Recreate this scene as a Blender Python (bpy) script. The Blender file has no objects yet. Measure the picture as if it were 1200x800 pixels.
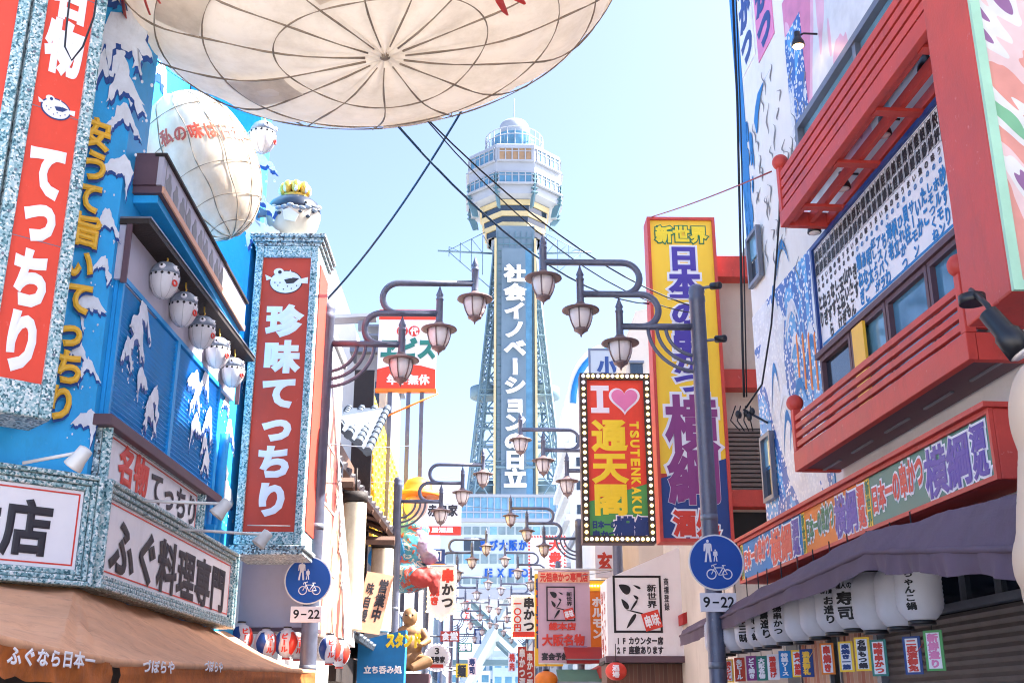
import bpy, bmesh, math, random
from mathutils import Vector, Matrix
R = math.radians
sc = bpy.context.scene
COL = sc.collection

# ---------------------------------------------------------------- camera, sky, sun, exposure
FP = 1300.0                                   # focal length in photo pixels (photo 1200 x 800)
TH = math.atan(435 / FP)                      # looking up
PS = math.atan(32 * math.cos(TH) / FP)        # and a touch to one side
CAM = Vector((0, 0, 1.6))
FWD = Vector((math.sin(PS) * math.cos(TH), math.cos(PS) * math.cos(TH), math.sin(TH)))
RGT = Vector((math.cos(PS), -math.sin(PS), 0))
UPV = RGT.cross(FWD)
cd = bpy.data.cameras.new('camera'); cam = bpy.data.objects.new('camera', cd); COL.objects.link(cam)
cd.sensor_width = 36; cd.lens = 36 * FP / 1200; cd.clip_end = 3000; cd.clip_start = .05
cam.matrix_world = Matrix(((RGT.x, UPV.x, -FWD.x, CAM.x), (RGT.y, UPV.y, -FWD.y, CAM.y), (RGT.z, UPV.z, -FWD.z, CAM.z), (0, 0, 0, 1)))
sc.camera = cam

SUN_DIR = Vector((.86, .03, 1.05)).normalized()   # towards the sun
w = bpy.data.worlds.new('World'); sc.world = w; w.use_nodes = True
nt = w.node_tree; bg = nt.nodes['Background']
sky = nt.nodes.new('ShaderNodeTexSky'); sky.sky_type = 'NISHITA'; sky.sun_disc = False
sky.sun_elevation = math.asin(SUN_DIR.z); sky.sun_rotation = math.atan2(SUN_DIR.x, SUN_DIR.y)
sky.air_density = .5; sky.dust_density = 2.6; sky.ozone_density = 2.2; sky.altitude = 50
nt.links.new(sky.outputs[0], bg.inputs[0]); bg.inputs[1].default_value = .125
ld = bpy.data.lights.new('sun', 'SUN'); lo = bpy.data.objects.new('sun', ld); COL.objects.link(lo)
ld.energy = 4.4; ld.angle = R(.5); ld.color = (1, .95, .88)
lo.rotation_euler = (-SUN_DIR).to_track_quat('-Z', 'Y').to_euler(); lo.location = SUN_DIR * 200
sc.view_settings.view_transform = 'Standard'; sc.view_settings.look = 'None'
sc.view_settings.gamma = 1; sc.view_settings.use_curve_mapping = False
sc.view_settings.exposure = 2.47
sc.cycles.filter_width = 1.1

# ---------------------------------------------------------------- turning photo pixels into points on real planes
def ray(px, py): return RGT * ((px - 600) / FP) + UPV * ((400 - py) / FP) + FWD
def atY(px, py, Y): d = ray(px, py); return CAM + d * (Y / d.y)
def atX(px, py, X): d = ray(px, py); return CAM + d * (X / d.x)

class Fr:
    """a plane: origin o, u along, v up, n outwards"""
    def __init__(s, o, u, v, n=None):
        s.o = Vector(o); s.u = Vector(u).normalized(); s.v = Vector(v).normalized()
        s.n = Vector(n).normalized() if n else s.u.cross(s.v).normalized()
    def p(s, a, b, c=0.): return s.o + s.u * a + s.v * b + s.n * c
    def px(s, x, y, c=0.):
        d = ray(x, y); o = s.o + s.n * c
        t = (o - CAM).dot(s.n) / d.dot(s.n); q = CAM + d * t - o
        return q.dot(s.u), q.dot(s.v)
    def at(s, a, b, c=0.): return Fr(s.p(a, b, c), s.u, s.v, s.n)
W = Fr((0, 0, 0), (1, 0, 0), (0, 1, 0), (0, 0, 1))
def front(X, Y, Z, tilt=0.): return Fr((X, Y, Z), (1, 0, 0), (math.sin(tilt), 0, math.cos(tilt)), (0, -1, 0))
def front_px(x0, y0, x1, y1, Y, d=0.):
    """frame facing the camera at depth Y from the photo box x0,y0 (top-left) x1,y1 (bottom-right); returns frame at bottom-left, width, height"""
    a = atY(x0, y1, Y); b = atY(x1, y1, Y); t = atY((x0 + x1) / 2, y0, Y)
    return front(a.x, Y, a.z), b.x - a.x, t.z - a.z

# ---------------------------------------------------------------- materials
MATS = {}
def lin(c):
    if isinstance(c, str):
        c = [int(c[i:i + 2], 16) / 255 for i in (0, 2, 4)]
        c = [x / 12.92 if x <= .04045 else ((x + .055) / 1.055) ** 2.4 for x in c]
    return tuple(c)
def node(nt, t, **k):
    n = nt.nodes.new(t)
    for a, b in k.items(): setattr(n, a, b)
    return n
def ramp(nt, stops, interp='LINEAR'):
    r = nt.nodes.new('ShaderNodeValToRGB'); r.color_ramp.interpolation = interp
    e = r.color_ramp.elements
    while len(e) < len(stops): e.new(.5)
    for i, (p, c) in enumerate(stops): e[i].position = p; e[i].color = (*lin(c), 1)
    return r
def base(name):
    m = bpy.data.materials.new(name); m.use_nodes = True
    nt = m.node_tree; b = nt.nodes['Principled BSDF']; tc = nt.nodes.new('ShaderNodeTexCoord')
    MATS[name] = m
    return m, nt, b, tc
def mk(name, col, rough=.55, metal=0., var=.12, scale=3., bump=0., bscale=40., emit=0., spec=.5, dirt=.0, chips=0.):
    m, nt, b, tc = base(name); c = lin(col); L = nt.links.new
    n = node(nt, 'ShaderNodeTexNoise'); n.inputs['Scale'].default_value = scale; n.inputs['Detail'].default_value = 6; n.inputs['Roughness'].default_value = .65
    L(tc.outputs['Object'], n.inputs['Vector'])
    r = ramp(nt, [(.3, tuple(x * (1 - var) for x in c)), (.7, tuple(min(1, x * (1 + var)) for x in c))]); L(n.outputs['Fac'], r.inputs[0])
    out = r.outputs[0]
    if dirt:
        n2 = node(nt, 'ShaderNodeTexNoise'); n2.inputs['Scale'].default_value = scale * 2.3; n2.inputs['Detail'].default_value = 8; n2.inputs['Roughness'].default_value = .75
        mp = node(nt, 'ShaderNodeMapping'); mp.inputs['Scale'].default_value = (1, 1, .35); L(tc.outputs['Object'], mp.inputs[0]); L(mp.outputs[0], n2.inputs['Vector'])
        r2 = ramp(nt, [(.52, (0, 0, 0)), (.75, (dirt,) * 3)]); L(n2.outputs['Fac'], r2.inputs[0])
        mx = node(nt, 'ShaderNodeMix', data_type='RGBA'); L(r2.outputs[0], mx.inputs[0]); L(out, mx.inputs[6]); mx.inputs[7].default_value = (c[0] * .45 + .02, c[1] * .4 + .015, c[2] * .36 + .012, 1); out = mx.outputs[2]
    if chips:
        n4 = node(nt, 'ShaderNodeTexNoise'); n4.inputs['Scale'].default_value = 14; n4.inputs['Detail'].default_value = 9; n4.inputs['Roughness'].default_value = .7; L(tc.outputs['Object'], n4.inputs['Vector'])
        r4 = ramp(nt, [(.64, (0, 0, 0)), (.67, (chips,) * 3)]); L(n4.outputs['Fac'], r4.inputs[0])
        mx4 = node(nt, 'ShaderNodeMix', data_type='RGBA'); L(r4.outputs[0], mx4.inputs[0]); L(out, mx4.inputs[6]); mx4.inputs[7].default_value = (min(1, c[0] * .8 + .2), min(1, c[1] * .8 + .17), min(1, c[2] * .8 + .16), 1); out = mx4.outputs[2]
    L(out, b.inputs['Base Color'])
    b.inputs['Roughness'].default_value = rough; b.inputs['Metallic'].default_value = metal; b.inputs['Specular IOR Level'].default_value = spec
    rr = node(nt, 'ShaderNodeMapRange'); rr.inputs[3].default_value = max(.03, rough - .1); rr.inputs[4].default_value = min(1, rough + .12); L(n.outputs['Fac'], rr.inputs[0]); L(rr.outputs[0], b.inputs['Roughness'])
    if bump:
        n3 = node(nt, 'ShaderNodeTexNoise'); n3.inputs['Scale'].default_value = bscale; n3.inputs['Detail'].default_value = 4; L(tc.outputs['Object'], n3.inputs['Vector'])
        bp = node(nt, 'ShaderNodeBump'); bp.inputs['Strength'].default_value = bump; bp.inputs['Distance'].default_value = .02; L(n3.outputs['Fac'], bp.inputs['Height']); L(bp.outputs[0], b.inputs['Normal'])
    if emit:
        L(out, b.inputs['Emission Color']); b.inputs['Emission Strength'].default_value = emit
    return m
def mk_mosaic(name, stops, scale=55.):
    m, nt, b, tc = base(name); L = nt.links.new
    v = node(nt, 'ShaderNodeTexVoronoi'); v.inputs['Scale'].default_value = scale; L(tc.outputs['Object'], v.inputs['Vector'])
    s = node(nt, 'ShaderNodeSeparateColor'); L(v.outputs['Color'], s.inputs[0])
    r = ramp(nt, stops, 'CONSTANT'); L(s.outputs[0], r.inputs[0]); L(r.outputs[0], b.inputs['Base Color'])
    b.inputs['Roughness'].default_value = .35
    bp = node(nt, 'ShaderNodeBump'); bp.inputs['Strength'].default_value = .6; bp.inputs['Distance'].default_value = .01; L(s.outputs[1], bp.inputs['Height']); L(bp.outputs[0], b.inputs['Normal'])
    return m
def mk_swirl(name, stops, scale=.8, dist=1.5, rough=.4, dots=None, stretch=(1, 1, 1), detail=5):
    """flat-coloured painted patches, as on a mural"""
    m, nt, b, tc = base(name); L = nt.links.new
    mp = node(nt, 'ShaderNodeMapping'); mp.inputs['Scale'].default_value = stretch; L(tc.outputs['Object'], mp.inputs[0])
    n = node(nt, 'ShaderNodeTexNoise'); n.inputs['Scale'].default_value = scale; n.inputs['Detail'].default_value = detail; n.inputs['Distortion'].default_value = dist; L(mp.outputs[0], n.inputs['Vector'])
    r = ramp(nt, stops, 'CONSTANT'); L(n.outputs['Fac'], r.inputs[0]); out = r.outputs[0]
    if dots:
        v = node(nt, 'ShaderNodeTexVoronoi'); v.inputs['Scale'].default_value = dots; L(tc.outputs['Object'], v.inputs['Vector'])
        r2 = ramp(nt, [(0, (1, 1, 1)), (.36, (0, 0, 0))], 'CONSTANT'); L(v.outputs['Distance'], r2.inputs[0])
        mx = node(nt, 'ShaderNodeMix', data_type='RGBA'); L(r2.outputs[0], mx.inputs[0]); L(out, mx.inputs[6]); mx.inputs[7].default_value = (.82, .84, .84, 1); out = mx.outputs[2]
    n2 = node(nt, 'ShaderNodeTexNoise'); n2.inputs['Scale'].default_value = 5; n2.inputs['Detail'].default_value = 6; L(tc.outputs['Object'], n2.inputs['Vector'])
    r3 = ramp(nt, [(.3, (.82, .82, .82)), (.65, (1, 1, 1))]); L(n2.outputs['Fac'], r3.inputs[0])
    mu = node(nt, 'ShaderNodeMix', data_type='RGBA', blend_type='MULTIPLY'); mu.inputs[0].default_value = 1; L(out, mu.inputs[6]); L(r3.outputs[0], mu.inputs[7])
    L(mu.outputs[2], b.inputs['Base Color']); b.inputs['Roughness'].default_value = rough
    return m
def mk_tiles(name, c1, c2, mortar, scale, bw=.5, bh=.25, rough=.6):
    m, nt, b, tc = base(name); L = nt.links.new
    t = node(nt, 'ShaderNodeTexBrick'); t.inputs['Scale'].default_value = scale; t.inputs['Color1'].default_value = (*lin(c1), 1); t.inputs['Color2'].default_value = (*lin(c2), 1); t.inputs['Mortar'].default_value = (*lin(mortar), 1)
    t.inputs['Brick Width'].default_value = bw; t.inputs['Row Height'].default_value = bh; t.inputs['Mortar Size'].default_value = .012
    L(tc.outputs['Object'], t.inputs['Vector']); L(t.outputs['Color'], b.inputs['Base Color']); b.inputs['Roughness'].default_value = rough
    return m
def mk_paper(name, col, var=.06, scale=6., translucent=.35, dirt=0.):
    m, nt, b, tc = base(name); L = nt.links.new; c = lin(col)
    mp = node(nt, 'ShaderNodeMapping'); mp.inputs['Scale'].default_value = (1, 1, .5); L(tc.outputs['Object'], mp.inputs[0])
    n = node(nt, 'ShaderNodeTexNoise'); n.inputs['Scale'].default_value = scale; n.inputs['Detail'].default_value = 8; n.inputs['Roughness'].default_value = .7; L(mp.outputs[0], n.inputs['Vector'])
    r = ramp(nt, [(.3, (c[0] * (1 - var - dirt), c[1] * (1 - var - dirt * 1.15), c[2] * (1 - var - dirt * 1.4))), (.55, c), (.8, tuple(min(1, x * (1 + var)) for x in c))]); L(n.outputs['Fac'], r.inputs[0])
    L(r.outputs[0], b.inputs['Base Color']); b.inputs['Roughness'].default_value = .6
    tr = node(nt, 'ShaderNodeBsdfTranslucent'); L(r.outputs[0], tr.inputs[0])
    mx = node(nt, 'ShaderNodeMixShader'); mx.inputs[0].default_value = translucent; L(b.outputs[0], mx.inputs[1]); L(tr.outputs[0], mx.inputs[2])
    L(mx.outputs[0], nt.nodes['Material Output'].inputs[0])
    return m
def glass(name, col, rough=.06, spec=.9):
    m = mk(name, col, rough=rough, var=.25, scale=.7, spec=spec); return m

mk('red_face', 'e0452e', .6, var=.1, scale=1.3, dirt=.3, chips=.25); mk('red_deep', 'c4402c', .65, var=.1, scale=1.3, dirt=.3, chips=.25); mk('vermilion', 'c5443a', .5, var=.16, scale=2, dirt=.5, chips=.7, bump=.08, bscale=60)
mk('orange_face', 'd8431f', .4, var=.08); mk('white_ink', 'e9e8ee', .5, var=.04); mk('white_paint', 'e4e4e2', .5, var=.06, scale=2, dirt=.18)
mk('sign_white', 'e8e6ea', .4, var=.05, scale=1.2, dirt=.22); mk('ink', '2a2730', .5, var=.1); mk('black_ink', '141419', .5)
mk('gold_ink', 'f0bb3a', .4, var=.1); mk('yellow_face', 'fccb34', .42, var=.05, scale=1, dirt=.12); mk('yellow_ink', 'f0d22c', .4, var=.05)
mk('purple_ink', '48389c', .45, var=.06); mk('plum_ink', '86397a', .45, var=.06); mk('green_ink', '13704b', .45); mk('green_face', '4e9a52', .45, var=.1)
mk('navy', '1d3a74', .45, var=.12); mk('navy_face', '1b3d80', .42, var=.08); mk('pink', 'df7fae', .4, var=.05); mk('red_ink', 'd23a2c', .45, var=.06)
mk('sky_blue_wall', '22a2e2', .55, var=.14, scale=1.6, dirt=.35, bump=.15, chips=.3); mk('blue_trim', '2098da', .45, var=.12, scale=2, dirt=.3)
mk('wave_white', 'd9e0ea', .5, var=.14, scale=5, dirt=.3); mk('wave_navy', '17478f', .5, var=.15, scale=4)
mk('brown_trim', '5d4650', .55, var=.15, dirt=.3); mk('dark_wood', '2c2422', .7, var=.25, scale=4, bump=.3); mk('brown_wood', '6f5346', .65, var=.22, scale=4, bump=.25, dirt=.3)
mk('black_metal', '18181c', .4, var=.2, spec=.6); mk('grey_metal', '777c88', .4, .4, var=.12, dirt=.2); mk('post_paint', '62677a', .38, .25, var=.16, scale=5, dirt=.45, chips=.5)
mk('lamp_brown', '84706f', .45, .3, var=.15, dirt=.3); mk('white_metal', 'd4d4d0', .45, .1, var=.08, dirt=.25); mk('blue_sign', '0b4fa8', .35, var=.04)
mk('cable', '15181f', .6); mk('red_cable', '93262a', .5); mk('teal_cable', '17415c', .5)
mk('cream_wall', 'cfc4b8', .75, var=.08, scale=1, dirt=.3, bump=.15); mk('white_wall', 'e2e1de', .75, var=.06, scale=.8, dirt=.2, bump=.1)
mk('grey_wall', '8d8f94', .8, var=.12, scale=1, dirt=.3, bump=.2); mk('pale_blue_wall', 'b3c2c9', .7, var=.08, scale=.4, dirt=.15); mk('lilac_panel', 'b3b0be', .5, var=.08, scale=1.5, dirt=.3)
mk('peach_wall', 'e5ad8d', .6, var=.12, scale=1.5, dirt=.2); mk('beige', 'cdb096', .6, var=.05, scale=2); mk('tan', '8c6a48', .55, var=.2, scale=6, dirt=.4); mk('orange_red', 'd8492a', .5); mk('orange', 'e07a22', .5, var=.15)
mk('awning_orange', 'd09a74', .85, var=.16, scale=2.2, dirt=.7, bump=.15, bscale=300); mk('valance_orange', 'a85a1e', .8, var=.35, scale=5, dirt=.6, bump=.2)
mk('awning_purple', '5c4a59', .85, var=.18, scale=2.2, dirt=.5, bump=.15, bscale=300); mk('tarp_blue', '1478b8', .6, var=.12); mk('canopy_red', 'a02a2a', .8, var=.12); mk('canopy_green', '4b7263', .8, var=.12)
mk('steel_shutter', '7a706c', .5, .3, var=.15, scale=3, dirt=.45); mk('roof_tile', '505a66', .45, .1, var=.25, scale=6, dirt=.5); mk('tile_dark', '4f4a50', .6, var=.25, scale=5, dirt=.4)
mk('tower_steel', '67828f', .5, .1, var=.1, scale=.2); mk('tower_panel', '63798a', .55, var=.1, scale=.3); mk('tower_white', '9aa1ac', .5, var=.05, scale=.3); mk('tower_cream', 'c4b48a', .5, var=.06, scale=.3); mk('tower_shaft', '557888', .6, var=.15, scale=.4)
glass('glass_blue', '4c7d9a'); glass('glass_dark', '1d2a38'); glass('glass_sky', '6b9db8', .1); glass('lamp_glass', 'eadedb', .25, .5); glass('glass_pale', '748a94', .35, .4); glass('glass_warm', '9a7a55', .1); glass('dark_opening', '14161a', .3, .3)
mk('bulb_warm', 'ffd98a', .2, emit=1.2, var=.03); mk('bulb_white', 'f2ecff', .2, emit=.5, var=.02); mk('lamp_lit', 'ffc987', .2, emit=5, var=.02)
mk('paving', (.36, .34, .32), .85, var=.2, scale=6, bump=.3, bscale=120); mk('pavement', (.45, .42, .39), .8, var=.15, scale=3, bump=.2); mk('ground', (.36, .35, .33), .9, var=.15, scale=.1); mk('kerb', (.35, .34, .33), .8)
mk('teal_face', '2b776c', .4, var=.15, scale=1.5); mk('crown_gold', 'd6b04a', .35, .2, var=.12); mk('cloth_teal', '3f93a5', .6, var=.25, scale=5); mk('cloth_plum', '9a8aa6', .6, var=.25, scale=5); mk('mint', 'a5cfb2', .5); mk('skin_paint', 'e2c4b4', .5, var=.05)
mk('fugu_navy', '14263c', .35, var=.2, scale=9); mk('fugu_cream', 'bdb2a4', .45, var=.07, scale=5, dirt=.15); mk('fugu_white', 'd4d2d6', .4, var=.06, scale=6, dirt=.2)
mk('fugu_grey', '7d8796', .35, var=.25, scale=10)
mk('banner_pink', 'c9a9b8', .7, var=.1, scale=1.5, dirt=.15); mk('banner_red', 'b5403c', .65, var=.15)
mk_mosaic('mosaic', [(0, '34606a'), (.16, '7fa6ad'), (.38, 'a3c0c4'), (.6, 'c5d2d2'), (.8, '5b878f'), (.9, 'e2e6e4')], 62)
mk_mosaic('mosaic_grey', [(0, '47464a'), (.2, '8fa3aa'), (.45, 'b7c6c6'), (.7, '5f7c84'), (.85, 'd8dcd8')], 48)
mk_swirl('wave_mural', [(0, '1a6fc0'), (.36, '4ba0dc'), (.44, '1d63b4'), (.5, 'd9dde2'), (.62, 'dcdcdc')], .55, 1.2, dots=16., stretch=(1, 1, .6))
mk_swirl('blush_mural', [(0, 'd77fa6'), (.4, 'e6b3c9'), (.48, 'dfe3e8'), (.6, 'a9cfe6'), (.68, '4c9ad4')], .5, .8, stretch=(1, 1, .35), detail=3)
mk_swirl('leaf_mural', [(0, '84bf92'), (.38, 'e8e3dc'), (.43, 'e69a8a'), (.53, 'ecc9c4'), (.57, 'e8e3dc'), (.6, '9a6a96')], .9, 2.2, stretch=(1, 1, .45), detail=3)
mk_swirl('print_banner', [(0, 'a5443c'), (.42, 'cf9a80'), (.58, 'c4b8b4'), (.63, '7f86a0')], 1.3, 1.5, stretch=(1, 1, .5), detail=3)
mk_tiles('brown_tile', '6d4a3a', '5a3b30', '8a7768', 6); mk_tiles('menu_grid', 'b3563f', 'd1a58a', 'e6dcd2', 5, .5, .5)
mk_paper('paper_cream', 'ece3d8', .05, 2.2, .4, .14); mk_paper('paper_patch', 'e4d8c8', .06, 3, .38, .16); mk_paper('paper_white', 'e6e4ea', .04, 4, .3, .03); mk_paper('blind_cream', 'd9ccb4', .1, 5, .1, .15)
M = MATS

# ---------------------------------------------------------------- mesh building helpers
LOC = {}
class MB:
    def __init__(s): s.v = []; s.f = []; s.sm = []
    def add(s, vs, fs, smooth=False):
        k = len(s.v); s.v += [Vector(q) for q in vs]
        for f in fs: s.f.append([i + k for i in f]); s.sm.append(smooth)
        return s
    def box(s, F, a0, a1, b0, b1, c0, c1):
        vs = [F.p(a, b, c) for c in (c0, c1) for b in (b0, b1) for a in (a0, a1)]
        return s.add(vs, [(0, 2, 3, 1), (4, 5, 7, 6), (0, 1, 5, 4), (2, 6, 7, 3), (0, 4, 6, 2), (1, 3, 7, 5)])
    def poly(s, F, pts, c0, c1, holes=None):
        n = len(pts); vs = [F.p(a, b, c0) for a, b in pts] + [F.p(a, b, c1) for a, b in pts]
        return s.add(vs, [list(range(n))[::-1], list(range(n, 2 * n))] + [(i, (i + 1) % n, n + (i + 1) % n, n + i) for i in range(n)])
    def frame(s, F, w, h, t, c0, c1, t2=None):
        t2 = t2 or t
        s.box(F, 0, t, 0, h, c0, c1); s.box(F, w - t, w, 0, h, c0, c1)
        s.box(F, t, w - t, 0, t2, c0, c1); s.box(F, t, w - t, h - t2, h, c0, c1); return s
    def tube(s, pts, r, n=8, cap=True, smooth=True):
        pts = [Vector(q) for q in pts]; rs = r if isinstance(r, (list, tuple)) else [r] * len(pts)
        vs = []; fs = []; prev = None
        for i, q in enumerate(pts):
            t = (pts[min(i + 1, len(pts) - 1)] - pts[max(i - 1, 0)]).normalized()
            if prev is None:
                a = Vector((0, 0, 1)) if abs(t.z) < .9 else Vector((1, 0, 0)); x = t.cross(a).normalized()
            else: x = (prev - t * prev.dot(t)).normalized()
            prev = x; y = t.cross(x)
            vs += [q + (x * math.cos(j * 2 * math.pi / n) + y * math.sin(j * 2 * math.pi / n)) * rs[i] for j in range(n)]
        for i in range(len(pts) - 1):
            for j in range(n): fs.append((i * n + j, i * n + (j + 1) % n, (i + 1) * n + (j + 1) % n, (i + 1) * n + j))
        s.add(vs, fs, smooth)
        if cap:
            k = len(s.v) - len(vs); s.f.append([k + j for j in range(n)][::-1]); s.f.append([k + (len(pts) - 1) * n + j for j in range(n)]); s.sm += [False, False]
        return s
    def lathe(s, prof, o=(0, 0, 0), n=20, smooth=True, axis=(0, 0, 1), phase=0., sx=1., sy=1.):
        """prof: (radius, height) pairs from bottom to top"""
        o = Vector(o); q = Vector(axis).to_track_quat('Z', 'Y') if tuple(axis) != (0, 0, 1) else None
        vs = []; fs = []
        for r, h in prof:
            for j in range(n):
                a = phase + j * 2 * math.pi / n; p = Vector((r * math.cos(a) * sx, r * math.sin(a) * sy, h))
                vs.append(o + (q @ p if q else p))
        for i in range(len(prof) - 1):
            for j in range(n): fs.append((i * n + j, i * n + (j + 1) % n, (i + 1) * n + (j + 1) % n, (i + 1) * n + j))
        s.add(vs, fs, smooth)
        k = len(s.v) - len(vs)
        if prof[0][0] > 1e-4: s.f.append([k + j for j in range(n)][::-1]); s.sm.append(False)
        if prof[-1][0] > 1e-4: s.f.append([k + (len(prof) - 1) * n + j for j in range(n)]); s.sm.append(False)
        return s
    def ball(s, o, rx, ry=None, rz=None, n=16, m=10, rot=None):
        ry = ry or rx; rz = rz or rx; o = Vector(o); vs = [] ; fs = []
        for i in range(m + 1):
            t = math.pi * i / m
            for j in range(n):
                a = 2 * math.pi * j / n; p = Vector((rx * math.sin(t) * math.cos(a), ry * math.sin(t) * math.sin(a), -rz * math.cos(t)))
                vs.append(o + (rot @ p if rot else p))
        for i in range(m):
            for j in range(n): fs.append((i * n + j, i * n + (j + 1) % n, (i + 1) * n + (j + 1) % n, (i + 1) * n + j))
        return s.add(vs, fs, True)
    def build(s, name, mat, parent=None, loc=None, bevel=0.):
        o0 = LOC[parent.name] if parent is not None and parent.name in LOC else Vector(loc or (0, 0, 0))
        me = bpy.data.meshes.new(name); me.from_pydata([q - o0 for q in s.v], [], s.f); me.validate()
        if len(me.polygons) == len(s.sm): me.polygons.foreach_set('use_smooth', s.sm)
        if mat: me.materials.append(M[mat])
        o = bpy.data.objects.new(name, me); COL.objects.link(o); LOC[o.name] = o0
        if parent is not None: o.parent = parent
        else: o.location = o0
        bm = bmesh.new(); bm.from_mesh(me)
        bmesh.ops.recalc_face_normals(bm, faces=bm.faces); bm.to_mesh(me); bm.free()
        if bevel:
            b = o.modifiers.new('edge', 'BEVEL'); b.width = bevel; b.segments = 2; b.limit_method = 'ANGLE'; b.angle_limit = R(50)
        return o

def tag(o, label, cat=None, group=None, kind=None):
    if label: o['label'] = label
    if cat: o['category'] = cat
    if group: o['group'] = group
    if kind: o['kind'] = kind
    return o
def thing(name, label, cat, loc=(0, 0, 0), group=None):
    o = bpy.data.objects.new(name, None); o.empty_display_size = .2; COL.objects.link(o); o.location = Vector(loc); LOC[o.name] = Vector(loc)
    return tag(o, label, cat, group)
def structure(mb, name, mat): return tag(mb.build(name, mat), None, None, None, 'structure')
KIDS = {}
def copy_tree(o, parent=None, kids=None):
    if kids is None:
        kids = {}
        for c in COL.objects:
            if c.parent: kids.setdefault(c.parent.name, []).append(c)
    c = o.copy(); COL.objects.link(c); c.parent = parent
    for ch in kids.get(o.name, []): copy_tree(ch, c, kids)
    return c

# lettering: real outlines from the built-in typeface, thickened and laid on a plane
_tc = bpy.data.curves.new('lettering', 'FONT'); _tc.resolution_u = 3; _tc.bevel_resolution = 0
_to = bpy.data.objects.new('lettering', _tc); GL = {}
def glyph(ch, bold):
    k = (ch, round(bold, 3))
    if k not in GL:
        _tc.bevel_depth = bold; _tc.body = ch; me = _to.to_mesh()
        GL[k] = ([tuple(v.co) for v in me.vertices], [tuple(p.vertices) for p in me.polygons]); _to.to_mesh_clear()
    return GL[k]
def put(mb, F, ch, a, b, w, h, c=.004, bold=.03, th=.006, slant=0., fit=False, turn=False):
    """one glyph (or a whole Latin word with fit=True) in the box a..a+w, b..b+h"""
    vs, fs = glyph(ch, bold)
    if not vs: return
    if fit:
        x0 = min(v[0] for v in vs); x1 = max(v[0] for v in vs); y0 = min(v[1] for v in vs); y1 = max(v[1] for v in vs)
    else: x0, x1, y0, y1 = 0., 1., -.12, .88
    z1 = max(v[2] for v in vs); z0 = min(v[2] for v in vs)
    out = []
    for x, y, z in vs:
        s = (x - x0) / (x1 - x0); t = (y - y0) / (y1 - y0)
        if turn: s, t = t, 1 - s
        zz = c + (th * (z - z0) / (z1 - z0) if z1 > z0 else th)
        out.append(F.p(a + s * w + slant * t * h, b + t * h, zz))
    mb.add(out, fs)
def vtext(mb, F, s, a, b_top, w, pitch, c=.004, bold=.03, th=.006, hs=.96):
    for i, ch in enumerate(s):
        put(mb, F, ch, a, b_top - (i + 1) * pitch, w, pitch * hs, c, bold, th, turn=ch in 'ー〜－')
def htext(mb, F, s, a, b, w, h, c=.004, bold=.03, th=.006, slant=0., ws=.98):
    for i, ch in enumerate(s): put(mb, F, ch, a + i * w, b, w * ws, h, c, bold, th, slant)
def ellipse(a, b, rx, ry, n=20, ph=0.): return [(a + rx * math.cos(ph + i * 2 * math.pi / n), b + ry * math.sin(ph + i * 2 * math.pi / n)) for i in range(n)]
WAVES = [  # painted splashes: white crest with ragged legs
    [(0, 0), (.12, .35), (.25, .62), (.42, 1), (.6, .95), (.72, .7), (.8, .4), (1, .05), (.86, .12), (.78, -.05), (.7, .3), (.6, .42), (.48, .4), (.36, .3), (.3, .45), (.18, .1), (.1, .14)],
    [(0, .1), (.2, .5), (.34, .85), (.5, 1), (.66, .8), (.8, .45), (1, .2), (.9, -.15), (.84, .12), (.74, .2), (.66, .45), (.5, .55), (.4, .4), (.3, .5), (.22, .2), (.1, .22)],
    [(0, .35), (.25, .75), (.45, .8), (.65, 1), (.85, .9), (1, .55), (.92, .1), (.86, -.4), (.82, .1), (.74, .35), (.6, .42), (.5, .3), (.38, .42), (.22, .3), (.12, .38)]]
def splash(mw, mn, F, a, b, s, k, rnd, flip=False, c=.006, tall=1.):
    sh = WAVES[k % 3]; fl = (lambda x: 1 - x) if flip else (lambda x: x)
    jig = []
    for (x0, y0), (x1, y1) in zip(sh, sh[1:] + sh[:1]):
        for q in (0, .33, .66):
            e = rnd.uniform(-.035, .035) * (1 if q else .5); jig.append((x0 + (x1 - x0) * q + e, y0 + (y1 - y0) * q + rnd.uniform(-.04, .04)))
    lean = rnd.uniform(-.25, .25); sh = [(x + lean * y, y * jy) for x, y in jig for jy in (1.0,)]
    pts = [(a + fl(x) * s, b + y * s * .62 * tall) for x, y in sh]
    nv = [(a + fl(x) * s + .03 * s, b + y * s * .62 * tall - .12 * s) for x, y in sh]
    if flip: pts.reverse(); nv.reverse()
    mw.poly(F, pts, c + .004, c + .008); mn.poly(F, nv, c, c + .0025)
    for i in range(5):
        q = rnd.uniform(.012, .035) * s
        mw.poly(F, ellipse(a + s * rnd.uniform(-.1, 1.1), b + s * rnd.uniform(-.35, .0), q, q * 1.5, 8), c + .004, c + .007)
def arc(cx, cz, r, a0, a1, n=10): return [(cx + r * math.cos(a0 + (a1 - a0) * i / n), cz + r * math.sin(a0 + (a1 - a0) * i / n)) for i in range(n + 1)]
def sag(p, q, d, n=12): 
    p = Vector(p); q = Vector(q)
    return [p.lerp(q, i / n) - Vector((0, 0, d * 4 * (i / n) * (1 - i / n))) for i in range(n + 1)]
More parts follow.
